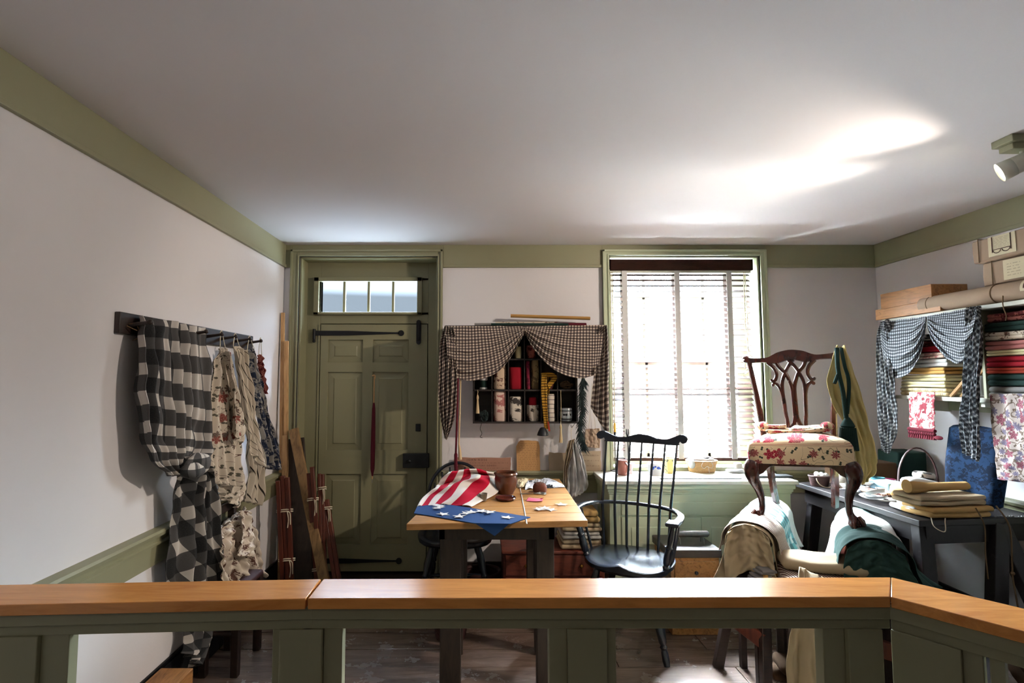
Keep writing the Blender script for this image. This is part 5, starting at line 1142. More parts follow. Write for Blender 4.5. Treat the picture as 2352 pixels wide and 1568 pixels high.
# ================================================================== TRESTLES
def trestle(label,a,b,zt_,feet,top='canvas',w_=.10):
    """padded barrel-topped horse between a (front) and b (rear)"""
    a=Vector(a);b=Vector(b);d=(b-a).normalized();n=Vector((-d.y,d.x,0));t=thing('upholstery_trestle',((a.x+b.x)/2,(a.y+b.y)/2,0),label,'trestle')
    m=MB();N=14;vs=[];fs=[]
    prof=[(w_*math.cos(PI*k/N),w_*.75*math.sin(PI*k/N)) for k in range(N+1)];K=N+1
    for e in (a-d*.0,a+d*.01,b-d*.01,b):
        s=.94 if e in (a,b) else 1
        for x,z in prof:vs.append(e+n*x*s+Vector((0,0,zt_-w_*.75+z*s)))
    fs=[(i*K+k,i*K+k+1,(i+1)*K+k+1,(i+1)*K+k) for i in range(3) for k in range(N)]+[tuple(range(K))[::-1],tuple(3*K+k for k in range(K))]+[(0,K,2*K,3*K,3*K+N,2*K+N,K+N,N)]
    m.add(vs,fs);build('padded_top',m,top,t)
    m=MB();c=(a+b)/2;m.bar(a+d*.02+Vector((0,0,zt_-.12)),b-d*.02+Vector((0,0,zt_-.12)),.12,.08);build('beam',m,'redwood',t,sm=False,bev=.003)
    for i,(fx,fy) in enumerate(feet):
        e=(a+d*.05) if i<2 else (b-d*.05);s=(-1,1)[i%2];e=e+n*(-s)*.05;build('leg',MB().bar((fx,fy,0.0),(e.x,e.y,zt_-.10),.045,.035,up=(0,1,0)),'dark' if i<2 else 'redwood',t,sm=False,bev=.003)
    def lk(i,f):
        fx,fy=feet[i];e=(a+d*.05) if i<2 else (b-d*.05);e=e+n*(1 if i%2==0 else -1)*.05;return Vector((fx,fy,0)).lerp(Vector((e.x,e.y,zt_-.1)),f)
    build('stretcher',MB().bar(lk(0,.42),lk(1,.36),.03,.075,up=(0,0,1)),'redwood',t,sm=False,bev=.004)
    if len(feet)>3:build('stretcher',MB().bar(lk(2,.42),lk(3,.42),.03,.06,up=(0,0,1)),'redwood',t,sm=False,bev=.004)
    return t
TZ=.715
LA=Vector((1.355,2.74,0));LB=Vector((1.80,3.36,0));RA=Vector((1.80,2.50,0));RB=Vector((2.075,2.975,0))
trestle('left padded wooden trestle carrying two feet of the raised chair',LA,LB,TZ,[(1.20,2.80),(1.285,2.50),(1.50,3.36),(1.80,3.22)],'canvas',.095)
trestle('right padded wooden trestle under the ball-and-claw foot',RA,RB,.712,[(1.66,2.55),(1.95,2.36),(1.93,3.1),(2.10,3.0)],'canvas',.095)
def saddle(name,c,d,w_,ln,zt_,dropL,dropR,mat,label,seed,r=.10,nf=2,amp=.008,front=0.,cat='cloth',fb=0,off=.006,rough=.011):
    """cloth laid over a barrel top: c = centre on the axis, d = axis dir, ln = length along axis"""
    c=Vector(c);d=Vector(d).normalized();n=Vector((-d.y,d.x,0));arc=PI*r*.9;T_=dropL+arc+dropR;rr=r+off
    def fn(a,b):
        s=b*T_
        if s<dropL:x=rr+.012*(1-s/dropL);z=-(dropL-s)
        elif s>dropL+arc:x=-rr-.012*((s-dropL-arc)/max(dropR,1e-3));z=-(s-dropL-arc)
        else:
            q_=(s-dropL)/arc*PI;x=rr*math.cos(q_);z=(r*.78+off)*math.sin(q_)
        u=(a-.5)*ln*(1+front*(abs(b-.5)));e=max(0,max((dropL-s)/max(dropL,1e-3),(s-dropL-arc)/max(dropR,1e-3)))
        f=amp*(.15+e)*math.sin(2*PI*nf*a+seed);x+=math.copysign(abs(f)*1.0+f*.6,x)*e*1.5
        p=c+d*(u+.01*noise.noise(Vector((b*5,a*3,seed))))+n*x+Vector((0,0,zt_-r*.78+z+rough*abs(noise.noise(Vector((a*4,b*6,seed+3))))))
        return p
    return one(name,MB().grid(fn,40,70,lambda a,b:(a*ln,b*T_)),mat,label,cat,None,solid=.0025)
dL=(LB-LA).normalized();dR=(RB-RA).normalized()
tL=LA+dL*.0;tR=RA
saddle('tan_cloth',LA+dL*.09,dL,.2,.26,TZ,.20,.22,'canvas','tan linen hanging over front end of left trestle',2,.10,1.5,.02,.1)
saddle('ticking_cloth',LA+dL*.10,dL,.2,.24,TZ,.06,.07,'tick','brown striped ticking folded over front end of left trestle',5,.108,1.5,.004,off=.022)
saddle('green_check_cloth',LA+dL*.36,dL,.2,.24,TZ,.14,.10,'gchk','green and white check cloth on rear half of left trestle',7,.106,2,.012,off=.018)
saddle('white_towel',LA+dL*.58,dL,.2,.24,TZ,.13,.16,'white_c','plain white cloth over rear end of left trestle',9,.108,2,.014,off=.012)
saddle('white_petticoat',RA+dR*.33,dR,.2,.34,.712,.30,.16,'sheer','full white cotton cloth bulging over right trestle',11,.125,2.5,.04,.35,off=.014,rough=.03)
saddle('green_wool_cloth',RA+dR*.075,dR,.2,.26,.712,.18,.12,'gwool','dark green wool cloth under the ball-and-claw foot',13,.118,1.5,.04,.2,off=.022,rough=.02)
saddle('seafoam_cloth',RA+dR*.60,dR,.2,.16,.712,.14,.1,'seafoam','pale sea green cloth over rear end of right trestle',15,.105,2,.01)
# end drapes: front faces of the trestles
def enddrape(name,c,d,zt_,w_,h,mat,label,seed,side=0.0,nf=2):
    n=Vector((-d.y,d.x,0));c=Vector(c)-d*.02
    L_=[c+n*w_*.9+Vector((0,0,zt_-.035)),c+n*(w_*1.08)-d*.02+Vector((0,0,zt_-h*.5)),c+n*(w_*1.05)-d*.02+Vector((0,0,zt_-h))]
    R_=[c-n*w_*.9+Vector((0,0,zt_-.035)),c-n*(w_*1.1)-d*.02+Vector((0,0,zt_-h*.5)),c-n*(w_*(1.25+side))-d*.02+Vector((0,0,zt_-h*.9))]
    return one(name,sheet(L_,R_,nf,.014,(50,50),tuple(-d),1.1,seed=seed,top=lambda a:.05*math.sin(PI*a),wr=.008,bot=lambda a:.86+.14*math.sin(2+a*5)),mat,label,'cloth',None,solid=.0025)
enddrape('tan_flap',LA-dL*.02,dL,TZ,.10,.28,'canvas','tan linen flap falling down front of left trestle',3)
enddrape('green_flap',RA-dR*.03,dR,.712,.115,.22,'gwool','dark green wool flap falling down front of right trestle',8,.3)
# bowl of gold tassels, cream cloth under left trestle
c=P(1700,1310,y=2.86);m=MB();rnd=random.Random(2)
t=thing('trimmings_stool',(1.42,2.72,0),'low stool heaped with gold tassels and grey trims between the trestles','stool')
build('seat',MB().slab(1.31,1.55,2.62,2.82,.445,.475,.01),'dark',t)
for x in (1.33,1.53):
    for y_ in (2.64,2.80):build('leg',MB().bar((x,y_,0),(x,y_,.44),.028,.028,up=(0,1,0)),'dark',t)
m=MB()
for k in range(14):
    q_=Vector((1.36+.19*rnd.random(),2.63+.1*rnd.random(),.476+.03*rnd.random()+.014));e=Vector((rnd.uniform(-.05,.05),-.03-.03*rnd.random(),-.0));m.tube([q_,q_+e*.5+Vector((0,0,.012)),q_+e+Vector((0,0,-.01))],[.006,.014,.012],8)
tag(build('gold_tassels',m,'mustard',None),'heap of gold tassels on low stool between the trestles','tassels',None,'stuff')
m=MB()
for k in range(6):m.slab(1.30+.008*k,1.36+.01*k,2.60,2.68,.477+.010*k,.489+.010*k,.005,.01,sd=k)
one('grey_trimmings',m,'grey_c','crumpled grey striped trimmings at left of gold tassels','cloth')
# ticking bolster on bench and canvas hanging in front
t=thing('cushioned_bench',(1.78,2.36,0),'low bench with brown striped ticking cushion before the right trestle','bench')
u=Vector((math.cos(-.32),math.sin(-.32),0))
bo=Vector((1.55,2.58,0))
RZ=Matrix.Rotation(-.32,3,'Z')
def bb(m):rotz(m,bo,-.32);return m
build('cushion',bb(MB().slab(-.13,.36,-.14,.16,.485,.548,.03,.008)),'tick',t)
build('bench_top',bb(MB().slab(-.14,.37,-.15,.17,.455,.484,.008)),'dark',t)
for x in (-.11,.34):
    for y_ in (-.12,.14):build('leg',bb(MB().bar((x,y_,0),(x,y_,.46),.03,.03,up=(0,1,0))),'dark',t)
one('linen_bolster',bb(MB().slab(-.12,.30,-.05,.14,.552,.605,.028,.012)),'canvas','pale linen bolster lying on the striped bench cushion','bolster')
Lq=[P(1835,1300,y=2.34),P(1826,1400,y=2.22),P(1806,1480,y=2.20),P(1806,1600,y=2.22),P(1812,1750,y=2.28)];Rq=[P(1900,1330,y=2.26),P(1912,1400,y=2.16),P(1916,1480,y=2.14),P(1924,1600,y=2.16),P(1935,1760,y=2.2)]
one('raw_canvas',sheet(Lq,Rq,1.5,.02,(60,80),(0,-1,0),1,seed=71,wr=.008),'canvas','frayed beige canvas hanging from bench cushion towards floor','canvas',solid=.003)
one('leather_scraps',MB().slab(1.40,1.56,2.66,2.80,.002,.05,.02,.02,sd=3).slab(1.44,1.52,2.64,2.76,.04,.09,.02,.02,sd=6),'brownsack','brown leather scraps piled on floor under left trestle','leather')
# ================================================================== YELLOW CLOTH ON CHAIR
Yc=2.96
Lq=[P(1922,795,y=2.99),P(1908,840,y=2.95),P(1899,878,y=2.93),P(1915,930,y=2.92),P(1945,990,y=2.90),P(1962,1060,y=2.90),P(1973,1118,y=2.90)];Rq=[P(1942,797,y=3.01),P(1966,860,y=3.0),P(1984,920,y=3.0),P(2000,980,y=3.0),P(2014,1040,y=3.0),P(2014,1080,y=3.0),P(1992,1100,y=3.0)]
ysk=one('yellow_cloth',sheet(Lq,Rq,2.2,.028,(70,100),(-.3,-1,0),1.2,seed=81,wr=.014,ampf=lambda b:.25+b),'yell_c','pale yellow silk cloth thrown over right ear of raised chair','cloth',solid=.003)
t=thing('green_tassel_rope',tuple(P(1928,795,y=2.9)),'twisted dark green rope with heavy tassel over yellow cloth','tassel')
build('rope',MB().tube(smooth([P(1922,800,y=2.94),P(1925,850,y=2.89),P(1936,900,y=2.87),P(1944,960,y=2.86)],6),.011,10).tube(smooth([P(1932,800,y=2.94),P(1940,840,y=2.88),P(1950,880,y=2.87),P(1946,950,y=2.86)],6),.009,10).tube(smooth([P(1924,860,y=2.88),P(1917,880,y=2.87)],3),.009,8),'dkgreen',t)
a=P(1946,958,y=2.86);m=MB();m.tube([a,a-Vector((0,0,.02)),a-Vector((0,0,.045)),a-Vector((0,0,.052)),a-Vector((0,0,.075)),a-Vector((0,0,.15)),a-Vector((0,0,.168))],[.010,.022,.034,.030,.036,.042,.040],20)
for k in range(24):
    g_=2*PI*k/24;m.tube([a+Vector((.034*math.cos(g_),.034*math.sin(g_),-.055)),a+Vector((.043*math.cos(g_),.043*math.sin(g_),-.172))],.0035,5)
build('tassel_skirt',m,'dkgreen',t)
# ================================================================== RIGHT WORKBENCH
zw=.76
c0,c1,c2,c3=Vector((2.107,3.62,0)),Vector((2.137,2.655,0)),Vector((2.80,2.72,0)),Vector((2.84,3.70,0))
wb_=thing('workbench',(2.47,3.1,0),'dark wooden workbench along right wall, covered in cloth','table')
m=poly(MB(),[(c.x,c.y) for c in (c0,c1,c2,c3)],zw-.03,zw);build('bench_top',m,'bench',wb_,sm=False,bev=.003)
build('apron',MB().bar(c0+Vector((.05,-.04,zw-.075)),c1+Vector((.05,.04,zw-.075)),.03,.09).bar(c1+Vector((.05,.04,zw-.075)),c2+Vector((-.05,.04,zw-.075)),.03,.09),'bench',wb_,sm=False)
for a,b in (((2.20,2.72,zw-.03),(2.13,2.60,0)),((2.20,3.55,zw-.03),(2.12,3.60,0)),((2.58,2.72,zw-.03),(2.42,2.62,0)),((2.58,2.72,zw-.03),(2.80,2.62,0)),((2.76,3.58,zw-.03),(2.78,3.62,0))):
    build('leg',MB().bar(b,a,.07,.055,up=(0,1,0)),'bench',wb_,sm=False,bev=.003)
def W(a,b,dz=0):return P(a,b,z=zw+dz)
# white strips, basket, jar, cup
p=W(1838,1095,.0);p.x=max(p.x,2.19);p.y=3.45;bk=basket('wicker_basket',Vector((2.19,3.50,zw+.002)),.06,.05,.06,'dbasket','small dark wicker basket of thread at far end of workbench',(.0,1,0))
m=MB();rnd=random.Random(9)
for k in range(7):m.ball((2.19+rnd.uniform(-.035,.035),3.50+rnd.uniform(-.03,.03),zw+.062+rnd.random()*.014),.016,10)
tag(build('thread_balls',m,'white_c',None),'white thread balls heaped in small wicker basket','thread',None,'stuff')
build('wire_handle',MB().tube([(2.19+.062*math.cos(a),3.43-.01*math.sin(a),zw+.06-.055*math.sin(a)) for a in [PI*k/14 for k in range(15)]],.0025,6),'cord',bk)
one('yarn_cone',MB().lathe([(.001,0),(.045,0),(.05,.02),(.045,.05),(.02,.09),(.001,.095)],(2.30,3.45,zw),20),'t_grey','black and white yarn cone between baskets on workbench','yarn')
c=W(1900,1100);c.y=3.15;t=thing('teal_cup',(2.36,3.22,zw),'teal glazed cup half buried in white tape coils','cup');build('cup_body',MB().lathe([(.001,0),(.028,0),(.036,.075),(.033,.075),(.025,.005),(.001,.004)],(2.36,3.22,zw+.03),22),'teal',t)
one('cup_stand',MB().slab(2.31,2.41,3.17,3.27,zw+.001,zw+.029,.01),'white_c','folded white cotton pad under teal cup','cloth')
m=MB();rnd=random.Random(12)
for k in range(26):
    cx_=2.20+rnd.random()*.22;cy_2=2.92+rnd.random()*.38;cz_=zw+.006+rnd.random()**1.5*.085*(1-abs(cx_-2.30)*3);r=rnd.uniform(.03,.06);ph=rnd.random()*6;tl=rnd.uniform(-.6,.6)
    pts=[]
    for i in range(15):
        a=ph+i*.36;pts.append(Vector((cx_+r*math.cos(a),cy_2+r*.8*math.sin(a),max(zw+.006,cz_+tl*r*math.sin(a)*.5+.0015*i))))
    m.tube(pts,.013,6,flat=.22,up=(0,0,1))
tag(build('tape_coils',m,'white_c',None),'loose coils of white cotton tape piled on near side of workbench','tape',None,'stuff')
one('white_muslin',MB().slab(2.19,2.34,2.74,2.92,zw+.001,zw+.028,.012,.012,sd=2).slab(2.20,2.30,2.76,2.88,zw+.02,zw+.05,.012,.012,sd=5),'white_c','crumpled white muslin by near corner of workbench','cloth')
def fold(x0,x1,y0,y1,z0,h,mat,label,rz=0,n=2,seed=0,cat='folded cloth',name='folded_cloth',grp=None,nz=.005):
    m=MB();c=((x0+x1)/2,(y0+y1)/2,z0);R=Matrix.Rotation(rz,3,'Z');rnd=random.Random(seed)
    for k in range(n):
        e=rnd.uniform(-.008,.008);m.slab(x0+e,x1+e,y0+rnd.uniform(-.006,.006),y1,z0+h*k/n,z0+h*(k+1)/n+.001,h/n*.5,nz,R,c,seed+k)
    zlo=min(v.z for v in m.v)
    for v in m.v:v.z+=z0-zlo
    o=one(name,m,mat,label,cat,grp);return o,max(v.z for v in m.v)
z_=zw+.001
o,z_=fold(2.20,2.54,2.68,2.86,z_,.05,'linen','tan linen cloth, lowest of three at front of workbench',.12,2,1)
o,z_=fold(2.16,2.52,2.69,2.86,z_+.001,.045,'canvas','pale tan linen roll, middle of three at front of workbench',.10,2,3)
m=MB().tube([(2.16,2.75,z_+.035),(2.2,2.75,z_+.036),(2.3,2.78,z_+.030),(2.52,2.82,z_+.030)],[.034,.036,.028,.026],16,flat=.8);zlo=min(v.z for v in m.v)
for v in m.v:v.z+=z_+.002-zlo
m.tube([(2.155,2.75,z_+.036),(2.160,2.75,z_+.036)],[.018,.034],16)
one('linen_roll',m,'linen','rolled tan linen, topmost of three at front of workbench','cloth roll')
one('linen_heap',MB().slab(2.30,2.48,2.95,3.10,zw+.001,zw+.06,.03,.02,sd=4).slab(2.26,2.40,2.92,3.04,zw+.035,zw+.10,.03,.02,sd=8),'linen','rumpled tan linen behind the linen roll','cloth')
m=MB().tube([(2.36,2.90,zw+.085),(2.46,2.93,zw+.10),(2.66,2.99,zw+.105)],[.020,.014,.013],12);one('wooden_mallet_handle',m,'linen2','golden brown rolled cloth pointing towards blue cushion','cloth roll')
m=MB().tube([(2.47,2.89,zw+.016),(2.68,2.94,zw+.016)],.014,12);one('cloth_tube',m,'linen2','second golden brown cloth roll lying low beside blue cushion','cloth roll')
o,_z=fold(2.24,2.42,3.04,3.20,zw+.001,.05,'t_brown','brown and cream printed cloth folded behind linen heap',.2,2,9)
one('pale_blue_packet',MB().slab(2.28,2.41,3.06,3.18,_z+.001,_z+.045,.006,.002,Matrix.Rotation(.25,3,'Z'),(2.34,3.12,0)),'paleblue','pale blue cloth packet on folded brown print','cloth')
bk=Vector((2.535,3.14,zw+.002));basket('handled_basket',bk,.115,.085,.085,'dbasket','dark round basket with tall hoop handle on workbench',(.20,1,.0))
one('basket_whites',MB().slab(2.45,2.62,3.08,3.19,zw+.075,zw+.115,.02,.015,sd=3),'white_c','white cloths filling basket with tall hoop handle','cloth')
one('lace_scrap',MB().slab(2.54,2.62,3.11,3.19,zw+.113,zw+.15,.016,.015,sd=7),'t_grey','grey spotted lace on whites in handled basket','cloth')
one('crimson_silk',MB().slab(2.42,2.54,3.28,3.38,zw+.001,zw+.075,.03,.02,sd=5),'magenta','crumpled crimson silk behind handled basket','cloth')
one('dark_box',MB().box(2.30,2.62,3.40,3.62,zw+.001,zw+.16),'brownsack','brown leather box at back of workbench by far wall','box',bev=.008)
one('green_box',MB().box(2.66,2.84,3.44,3.62,zw+.001,zw+.22),'dkgreen','dark green covered box standing beside brown leather box','box',bev=.008)
# blue cushion
ct=Vector((2.68,2.93,zw+.215));R=Matrix.Rotation(-.30,3,'Z')@Matrix.Rotation(.16,3,'Y')
m=MB().slab(ct.x-.045,ct.x+.045,ct.y-.13,ct.y+.13,ct.z-.20,ct.z+.22,.045,.012,Matrix.Rotation(.14,3,'Y')@Matrix.Rotation(.42,3,'Z'),ct,4);zlo=min(v.z for v in m.v)
for v in m.v:v.z+=zw+.002-zlo
one('blue_cushion',m,'t_bluec','large blue brocade cushion standing at right end of workbench','cushion')
m=MB().box(2.45,2.72,2.70,2.80,zw+.001,zw+.004);one('tin_tray',m,'bench','thin dark metal sheet lying at near right of workbench','tray')
m=MB();
for k in range(9):
    c=Vector((2.55+.02*k,2.70+.006*(k%3),zw+.008));m.ball(c,(.006,.005,.004),8)
tag(build('upholstery_tacks',m,'steel',None),'scattered bright tacks near front edge of workbench','tacks',None,'stuff')
one('hanging_twine',MB().tube(smooth([Vector((2.42,2.66,zw+.06)),Vector((2.43,2.63,zw-.02)),Vector((2.435,2.64,zw-.15)),Vector((2.44,2.64,zw-.27))],6),.003,6),'twine','shorter brown twine hanging over front of workbench','twine')
one('hanging_twine',MB().tube(smooth([Vector((2.52,2.66,zw+.07)),Vector((2.54,2.62,zw-.02)),Vector((2.55,2.63,zw-.20)),Vector((2.55,2.63,zw-.27)),Vector((2.575,2.63,zw-.5))],6),.0035,6).ball((2.55,2.63,zw-.24),.009,8),'twine','longer knotted brown twine hanging over front of workbench','twine')
one('white_thread',MB().tube(smooth([Vector((2.20,2.66,zw+.012)),Vector((2.18,2.62,zw-.02)),Vector((2.22,2.61,zw-.04)),Vector((2.25,2.64,zw+.0)),Vector((2.27,2.66,zw+.01))],6),.0022,6),'cord','loop of white thread drooping from near corner of workbench','thread')
# ================================================================== RIGHT WALL SHELVES
XF=2.60
su=thing('wall_shelf_unit',(2.74,2.7,1.33),'two tier white wall shelves on brackets packed with folded fabrics','shelf')
zl0,zu=1.345,1.825
y1s,y0s=3.36,1.75
build('upper_shelf',MB().box(XF,XR-.001,y0s,3.44,zu-.022,zu),'white',su,bev=.002)
build('lower_shelf',MB().box(XF,XR-.001,y0s,y1s,zl0-.022,zl0),'white',su,bev=.002)
build('end_panel',MB().box(XF+.02,XR-.001,2.775,2.79,zl0,zu-.022),'green',su,sm=False)
build('back_panel',MB().box(XR-.012,XR-.001,y0s,2.775,zl0-.0,zu-.022),'dark',su,sm=False)
build('wall_cleat',MB().box(XR-.02,XR-.001,y0s,y1s,zl0-.09,zl0-.022),'sage',su,sm=False)
for y_ in (3.30,2.80,2.1):
    m=MB();o=[(XR-.001,zl0-.022),(XF+.03,zl0-.022),(XF+.035,zl0-.045)]
    if y_==3.30:o+=[(XF+.06,zl0-.055),(XF+.09,zl0-.08),(XF+.14,zl0-.09),(XR-.001,zl0-.10)]
    else:o=[(XR-.001,zl0-.022),(XF+.02,zl0-.022),(XF+.02,zl0-.045)]+[(XF+.02+.22*math.sin(a),zl0-.29+.245*math.cos(a)) for a in [PI/2*k/8 for k in range(9)]]+[(XF+.24,zl0-.50),(XR-.001,zl0-.50)]
    m.prism(o,.022,(0,y_,0));build('bracket',m,'white' if y_!=2.1 else 'green',su,sm=False,bev=.002)
def SF(a,b):return P(a,b,x=XF+.0)
# boxes, rolls, parcels on top
a=SF(2019,730);b=SF(2110,730)
one('wooden_tray_box',MB().box(2.585,2.80,2.98,3.47,zu+.001,zu+.068),'box','lower of two pine boxes on upper wall shelf','box',bev=.002)
one('wooden_tray_box',MB().box(2.60,2.81,3.05,3.44,zu+.070,zu+.165),'box','upper of two pine boxes on upper wall shelf','box',bev=.002)
def plab(mb,x,y0,y1,z0,z1):return mb.box(x-.0015,x,y0,y1,z0,z1)
t=thing('paper_roll',(2.66,2.5,zu),'long thick brown paper roll with printed label on upper shelf','paper roll')
build('roll',MB().tube([(2.625,3.13,zu+.050),(2.63,1.9,zu+.05)],.047,28).tube([(2.625,3.135,zu+.05),(2.625,3.13,zu+.05)],[.020,.045],28),'kraft',t)
def ring(y_,x=2.627,z=zu+.05,r=.048,t_=.003):return MB().tube([(x+r*math.cos(a),y_,z+r*math.sin(a)) for a in [2*PI*k/28 for k in range(29)]],t_,6)
for y_ in (3.07,2.68):build('string',ring(y_),'twine',t)
ring_lab=MB()
def curved(y0,y1,a0,a1,r,x=2.627,z=zu+.05):
    return MB().grid(lambda a,b:Vector((x+r*math.cos(a0+(a1-a0)*b),y0+(y1-y0)*a,z+r*math.sin(a0+(a1-a0)*b))),8,10,lambda a,b:(a*.2,b*.1))
build('label',curved(2.53,2.33,PI*.62,PI*1.08,.0485),'paper',t);build('label_frame',curved(2.515,2.345,PI*.70,PI*.72,.0492).add([],[]) ,'ink',t);build('label_frame',curved(2.515,2.345,PI*.98,PI*1.0,.0492),'ink',t);build('label_frame',curved(2.515,2.508,PI*.7,PI*1.0,.0492),'ink',t);build('label_frame',curved(2.352,2.345,PI*.7,PI*1.0,.0492),'ink',t)
build('dangling_string',MB().tube(smooth([Vector((2.585,2.62,zu+.03)),Vector((2.572,2.61,zu-.02)),Vector((2.575,2.60,zu-.07)),Vector((2.575,2.605,zu-.095))],6),.0025,6),'twine',t)
t=thing('paper_roll',(2.72,2.4,zu+.05),'thin brown roll with white band behind the thick paper roll','paper roll')
build('roll',MB().tube([(2.73,3.02,zu+.075),(2.705,1.9,zu+.095)],.022,18),'kraft',t)
build('white_band',MB().tube([(2.718,2.74,zu+.0802),(2.713,2.60,zu+.0827)],.0235,18),'paper',t)
def parcel(x0,x1,y0,y1,z0,z1,label,strs,lab,seed):
    t=thing('paper_parcel',((x0+x1)/2,(y0+y1)/2,z0),label,'parcel','brown paper parcels on the upper wall shelf')
    build('wrapping',MB().slab(x0,x1,y0,y1,z0,z1,.012,.004,sd=seed),'kraft',t,bev=0)
    for y_ in strs:
        e=.003;build('string',MB().tube([(x0-e,y_,z0-e*.3),(x0-e,y_,z1+e),(x1+e,y_,z1+e),(x1+e,y_,z0)],.0028,6),'twine',t)
    a,b,c,d=lab;build('label',plab(MB(),x0-.003,a,b,c,d),'paper',t,sm=False);return t
pz=zu+.0975
one('paper_bundle',MB().slab(2.66,2.86,2.0,2.75,zu+.001,pz-.002,.006),'kraft','flat brown paper bundle under the two string-tied parcels','parcel')
t=parcel(2.63,2.85,2.18,2.77,pz+.001,pz+.125,'lower string-tied brown parcel with small handwritten tag',(2.71,2.46),(2.65,2.54,pz+.015,pz+.115),1)
build('ink_writing',squig(MB(),(2.6245,2.63,pz+.03),(0,-1,0),(0,0,1),.07,.07,5,3,.4),'ink',t,sm=False)
build('string',MB().tube([(2.625,2.46,pz+.06),(2.625,2.33,pz+.125)],.003,6).tube([(2.625,2.46,pz+.12),(2.625,2.32,pz+.01)],.003,6),'twine',t)
t=parcel(2.61,2.83,2.1,2.80,pz+.127,pz+.245,'upper string-tied brown parcel with large printed label',(2.755,2.50),(2.70,2.56,pz+.142,pz+.242),2)
m=MB();x_=2.6045
for a,b,c,d in ((2.68,2.676,.16,.240),(2.585,2.581,.16,.240),(2.68,2.581,.172,.175)):m.box(x_-.001,x_,b,a,pz+c,pz+d)
for c in (2.654,2.607):
    m.tube([(x_-.001,c+.020*math.cos(a),pz+.171-.016*math.sin(a)) for a in [PI*k/10 for k in range(11)]],.0018,4)
build('label_print',m,'ink',t,sm=False);build('label_print',squig(MB(),(x_-.0005,2.674,pz+.18),(0,-1,0),(0,0,1),.085,.055,7,3,.35,r=.0003),'ink',t,sm=False)
# fabric stacks
def stack(items,y0,y1,z0,x0=XF+.012,x1=XR-.03,grp='',pre=''):
    z=z0+.001
    for i,(h,mt,lb,dx,dy) in enumerate(items):
        m=MB();n=2
        for k in range(n):m.slab(x0+dx,x1,y0+dy+.004*k,y1-dy,z+h*k/n,z+h*(k+1)/n+.0008,h/n*.5,.003,sd=i*3+k+z0)
        zlo=min(v.z for v in m.v)
        for v in m.v:v.z+=z-zlo
        z=max(v.z for v in m.v)+.0006
        one('folded_fabric',m,mt,lb,'fabric',grp)
    return z
zt5=stack([(.045,'tick2','cream and tan striped fabric, lowest in left shelf stack',0,0),(.032,'cream2','ivory fabric on top of the tan striped one',.0,.01),(.034,'cream','cream print fabric, third from bottom in left shelf stack',.005,.01),(.036,'mustard','mustard fabric in left shelf stack',.0,.01),(.045,'white_c','white fabric over mustard in left shelf stack',.01,.0),(.030,'t_pink','pink striped fabric over white in left shelf stack',.0,.01),(.034,'red','red fabric in left shelf stack',.01,.02),(.030,'t_redd','dark floral fabric above red in left shelf stack',.02,.03),(.034,'t_grey','grey printed fabric, topmost in left shelf stack',.02,.04)],3.0,3.34,zl0,grp='left stack on the lower wall shelf')
stack([(.058,'grey_c','grey tweed fabric, lowest in right shelf stack',0,0),(.056,'dkgreen','dark green fabric above grey tweed in right shelf stack',.0,.0),(.028,'rust','rust fabric beneath crimson in right shelf stack',.0,.0),(.050,'red','crimson fabric, thick, in right shelf stack',.0,.0),(.026,'cream','cream fabric above crimson in right shelf stack',.005,0),(.042,'pink','dusty pink fabric in right shelf stack',.0,0),(.040,'t_small','cream printed fabric over dusty pink in right shelf stack',.0,0),(.042,'dkgreen','dark green fabric near top of right shelf stack',.0,.0),(.044,'t_redd','red and white patterned fabric, topmost in right shelf stack',.01,.01)],1.95,2.765,zl0,grp='right stack on the lower wall shelf')
one('wooden_lath',MB().bar((2.61,2.975,zl0+.004),(2.66,2.83,zl0+.20),.02,.012),'pine','left of two short laths propped between fabric stacks','lath')
one('wooden_lath',MB().bar((2.625,2.93,zl0+.004),(2.68,2.80,zl0+.20),.014,.010),'pine','right of two short laths propped between fabric stacks','lath')
one('grey_silk',MB().slab(2.62,2.80,2.80,2.90,zl0+.001,zl0+.11,.03,.014,sd=6),'grey_c','crumpled shiny grey silk behind the two short laths','cloth')
# swag on right wall
sw=thing('swag_valance',(2.57,3.0,1.7),'black and white small check swag with tails on right wall shelf','swag curtain')
pl=('x',2.592,1)
build('swag',swag(MB(),2026,2127,lambda a:738-11*a,[(2024,820),(2036,858),(2056,868),(2078,862),(2100,842),(2118,800),(2126,752)],0,pl,5,.009,.52,1.3),'ging2',sw,solid=.002)
build('swag',swag(MB(),2247,2129,lambda a:704+22*a,[(2226,800),(2212,828),(2196,834),(2178,825),(2158,805),(2140,780),(2130,750)],0,pl,5,.009,.52,2.9,True),'ging2',sw,solid=.002)
def px_(seq,x):return [P(a,b,x=x) for a,b in seq]
build('tail',sheet(px_([(2026,738),(2017,790),(2018,880),(2020,970),(2028,1034)],2.56),px_([(2042,734),(2048,800),(2052,880),(2062,970),(2042,1042)],2.55),3.5,.014,(60,90),(-1,0,0),2,seed=91,wr=.006,rot=.2),'ging2',sw,solid=.002)
build('tail',sheet(px_([(2222,706),(2216,800),(2212,900),(2204,970),(2212,1040)],2.555),px_([(2250,702),(2258,780),(2250,880),(2252,980),(2250,1060)],2.55),3.5,.016,(60,90),(-1,0,0),2,seed=93,wr=.006,rot=.5),'ging2',sw,solid=.002)
t=thing('toile_runner',tuple(P(2117,900,x=2.585)),'red toile cloth with wine tassel fringe hanging from lower shelf','cloth')
build('cloth_panel',sheet(px_([(2087,900),(2088,950),(2089,986)],2.575),px_([(2147,900),(2146,950),(2146,990)],2.575),1,.004,(30,30),(-1,0,0),1,seed=95,wr=.003),'t_red',t,solid=.002)
a=P(2087,984,x=2.57);b=P(2148,990,x=2.57);m=MB().tube([a,b],.010,8)
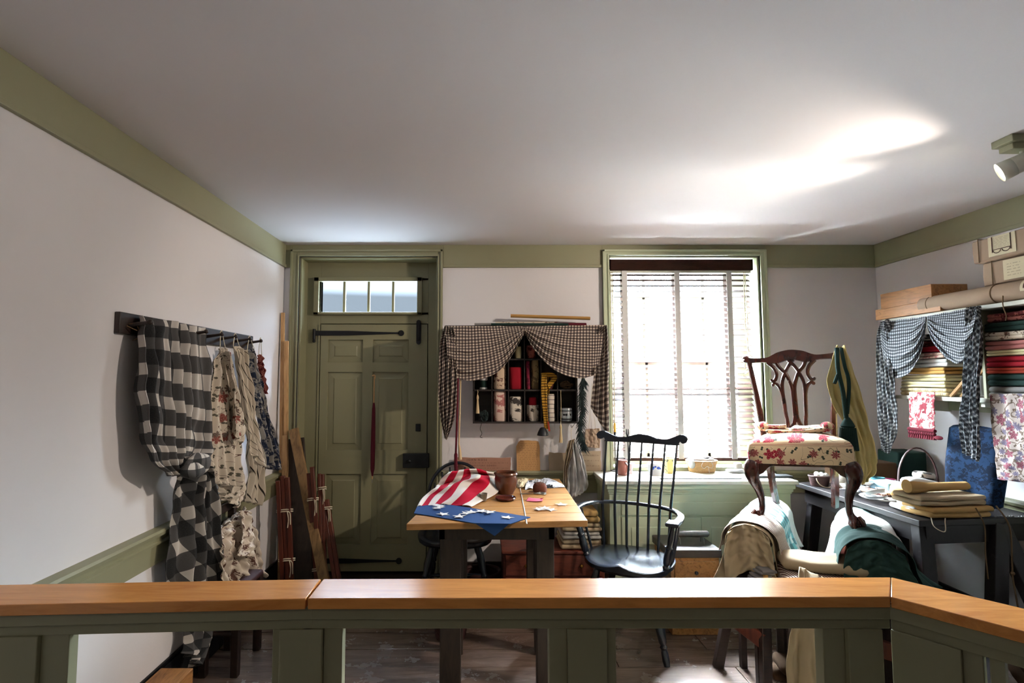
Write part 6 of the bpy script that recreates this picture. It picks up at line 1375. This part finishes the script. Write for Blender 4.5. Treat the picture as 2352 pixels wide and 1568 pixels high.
for k in range(12):
    c=a.lerp(b,(k+.5)/12);m.ball(c-Vector((0,0,.02)),(.010,.010,.012),8).tube([c-Vector((0,0,.028)),c-Vector((0,0,.05))],[.006,.011],6)
c=b;m.ball(c+Vector((0,-.02,-.035)),(.012,.03,.012),8)
build('tassel_fringe',m,'darkwine',t)
one('paisley_hanging',sheet([P(2276,904,x=2.59),P(2281,980,x=2.585),P(2288,1050,x=2.58),P(2292,1100,x=2.58)],[P(2400,904,x=2.59),P(2410,1000,x=2.585),P(2420,1060,x=2.58),P(2430,1118,x=2.58)],1.2,.006,(50,50),(-1,0,0),1,seed=97,wr=.004),'fl_hang','white paisley floral cloth hanging from lower shelf at right edge','cloth',solid=.002)
# sack at right
m=MB();c=P(2330,1400,y=2.45);m.ball((2.55,2.42,.16),(.20,.17,.21),26,nz=.25);zlo=min(v.z for v in m.v)
for v in m.v:v.z-=zlo
st_=thing('leather_sack',(2.55,2.42,0),'bulging brown sack on floor at right, behind angled barrier','sack')
build('sack_body',m,'brownsack',st_);build('sack_rim',MB().tube([(2.55+.155*math.cos(a),2.42+.13*math.sin(a),.33+.015*math.sin(3*a)) for a in [2*PI*k/30 for k in range(31)]],.014,8),'black',st_)
# ================================================================== CEILING TRACK LIGHT
def tracklight(loc,label,tgt,ln=.42,w_=.09):
    t=thing('ceiling_spotlight',loc,label,'light');x,y,z=loc
    build('mount_box',MB().box(x-.03,x+ln,y-w_/2,y+w_/2,ZC-.03,ZC-.0005).box(x-.015,x+ln,y-w_/2+.015,y+w_/2-.015,ZC-.055,ZC-.03),'green',t,sm=False,bev=.003)
    hx=x+.05;c=Vector((hx,y,ZC-.10));d=(Vector(tgt)-c).normalized()
    build('stem',MB().tube([(hx,y,ZC-.055),(hx,y,ZC-.09)],.008,8),'white',t)
    h=build('lamp_head',MB().tube([c-d*.05,c-d*.045,c+d*.03],[.02,.034,.036],20).tube([c+d*.03,c+d*.075],[.036,.040],20,cap=False),'white',t,solid=.002)
    build('lamp_glass',MB().tube([c+d*.0345,c+d*.037],[.033,.033],20),'lampglow',h)
    return c+d*.09
M['lampglow']=emis('lamp_glow',(1,.85,.65,1),30)
tracklight((2.14,2.10,ZC),'ceiling spotlight on olive mounting box at upper right',(-.2,3.85,1.1))
for o in bpy.data.objects:
    if '_w' in o:del o['_w']
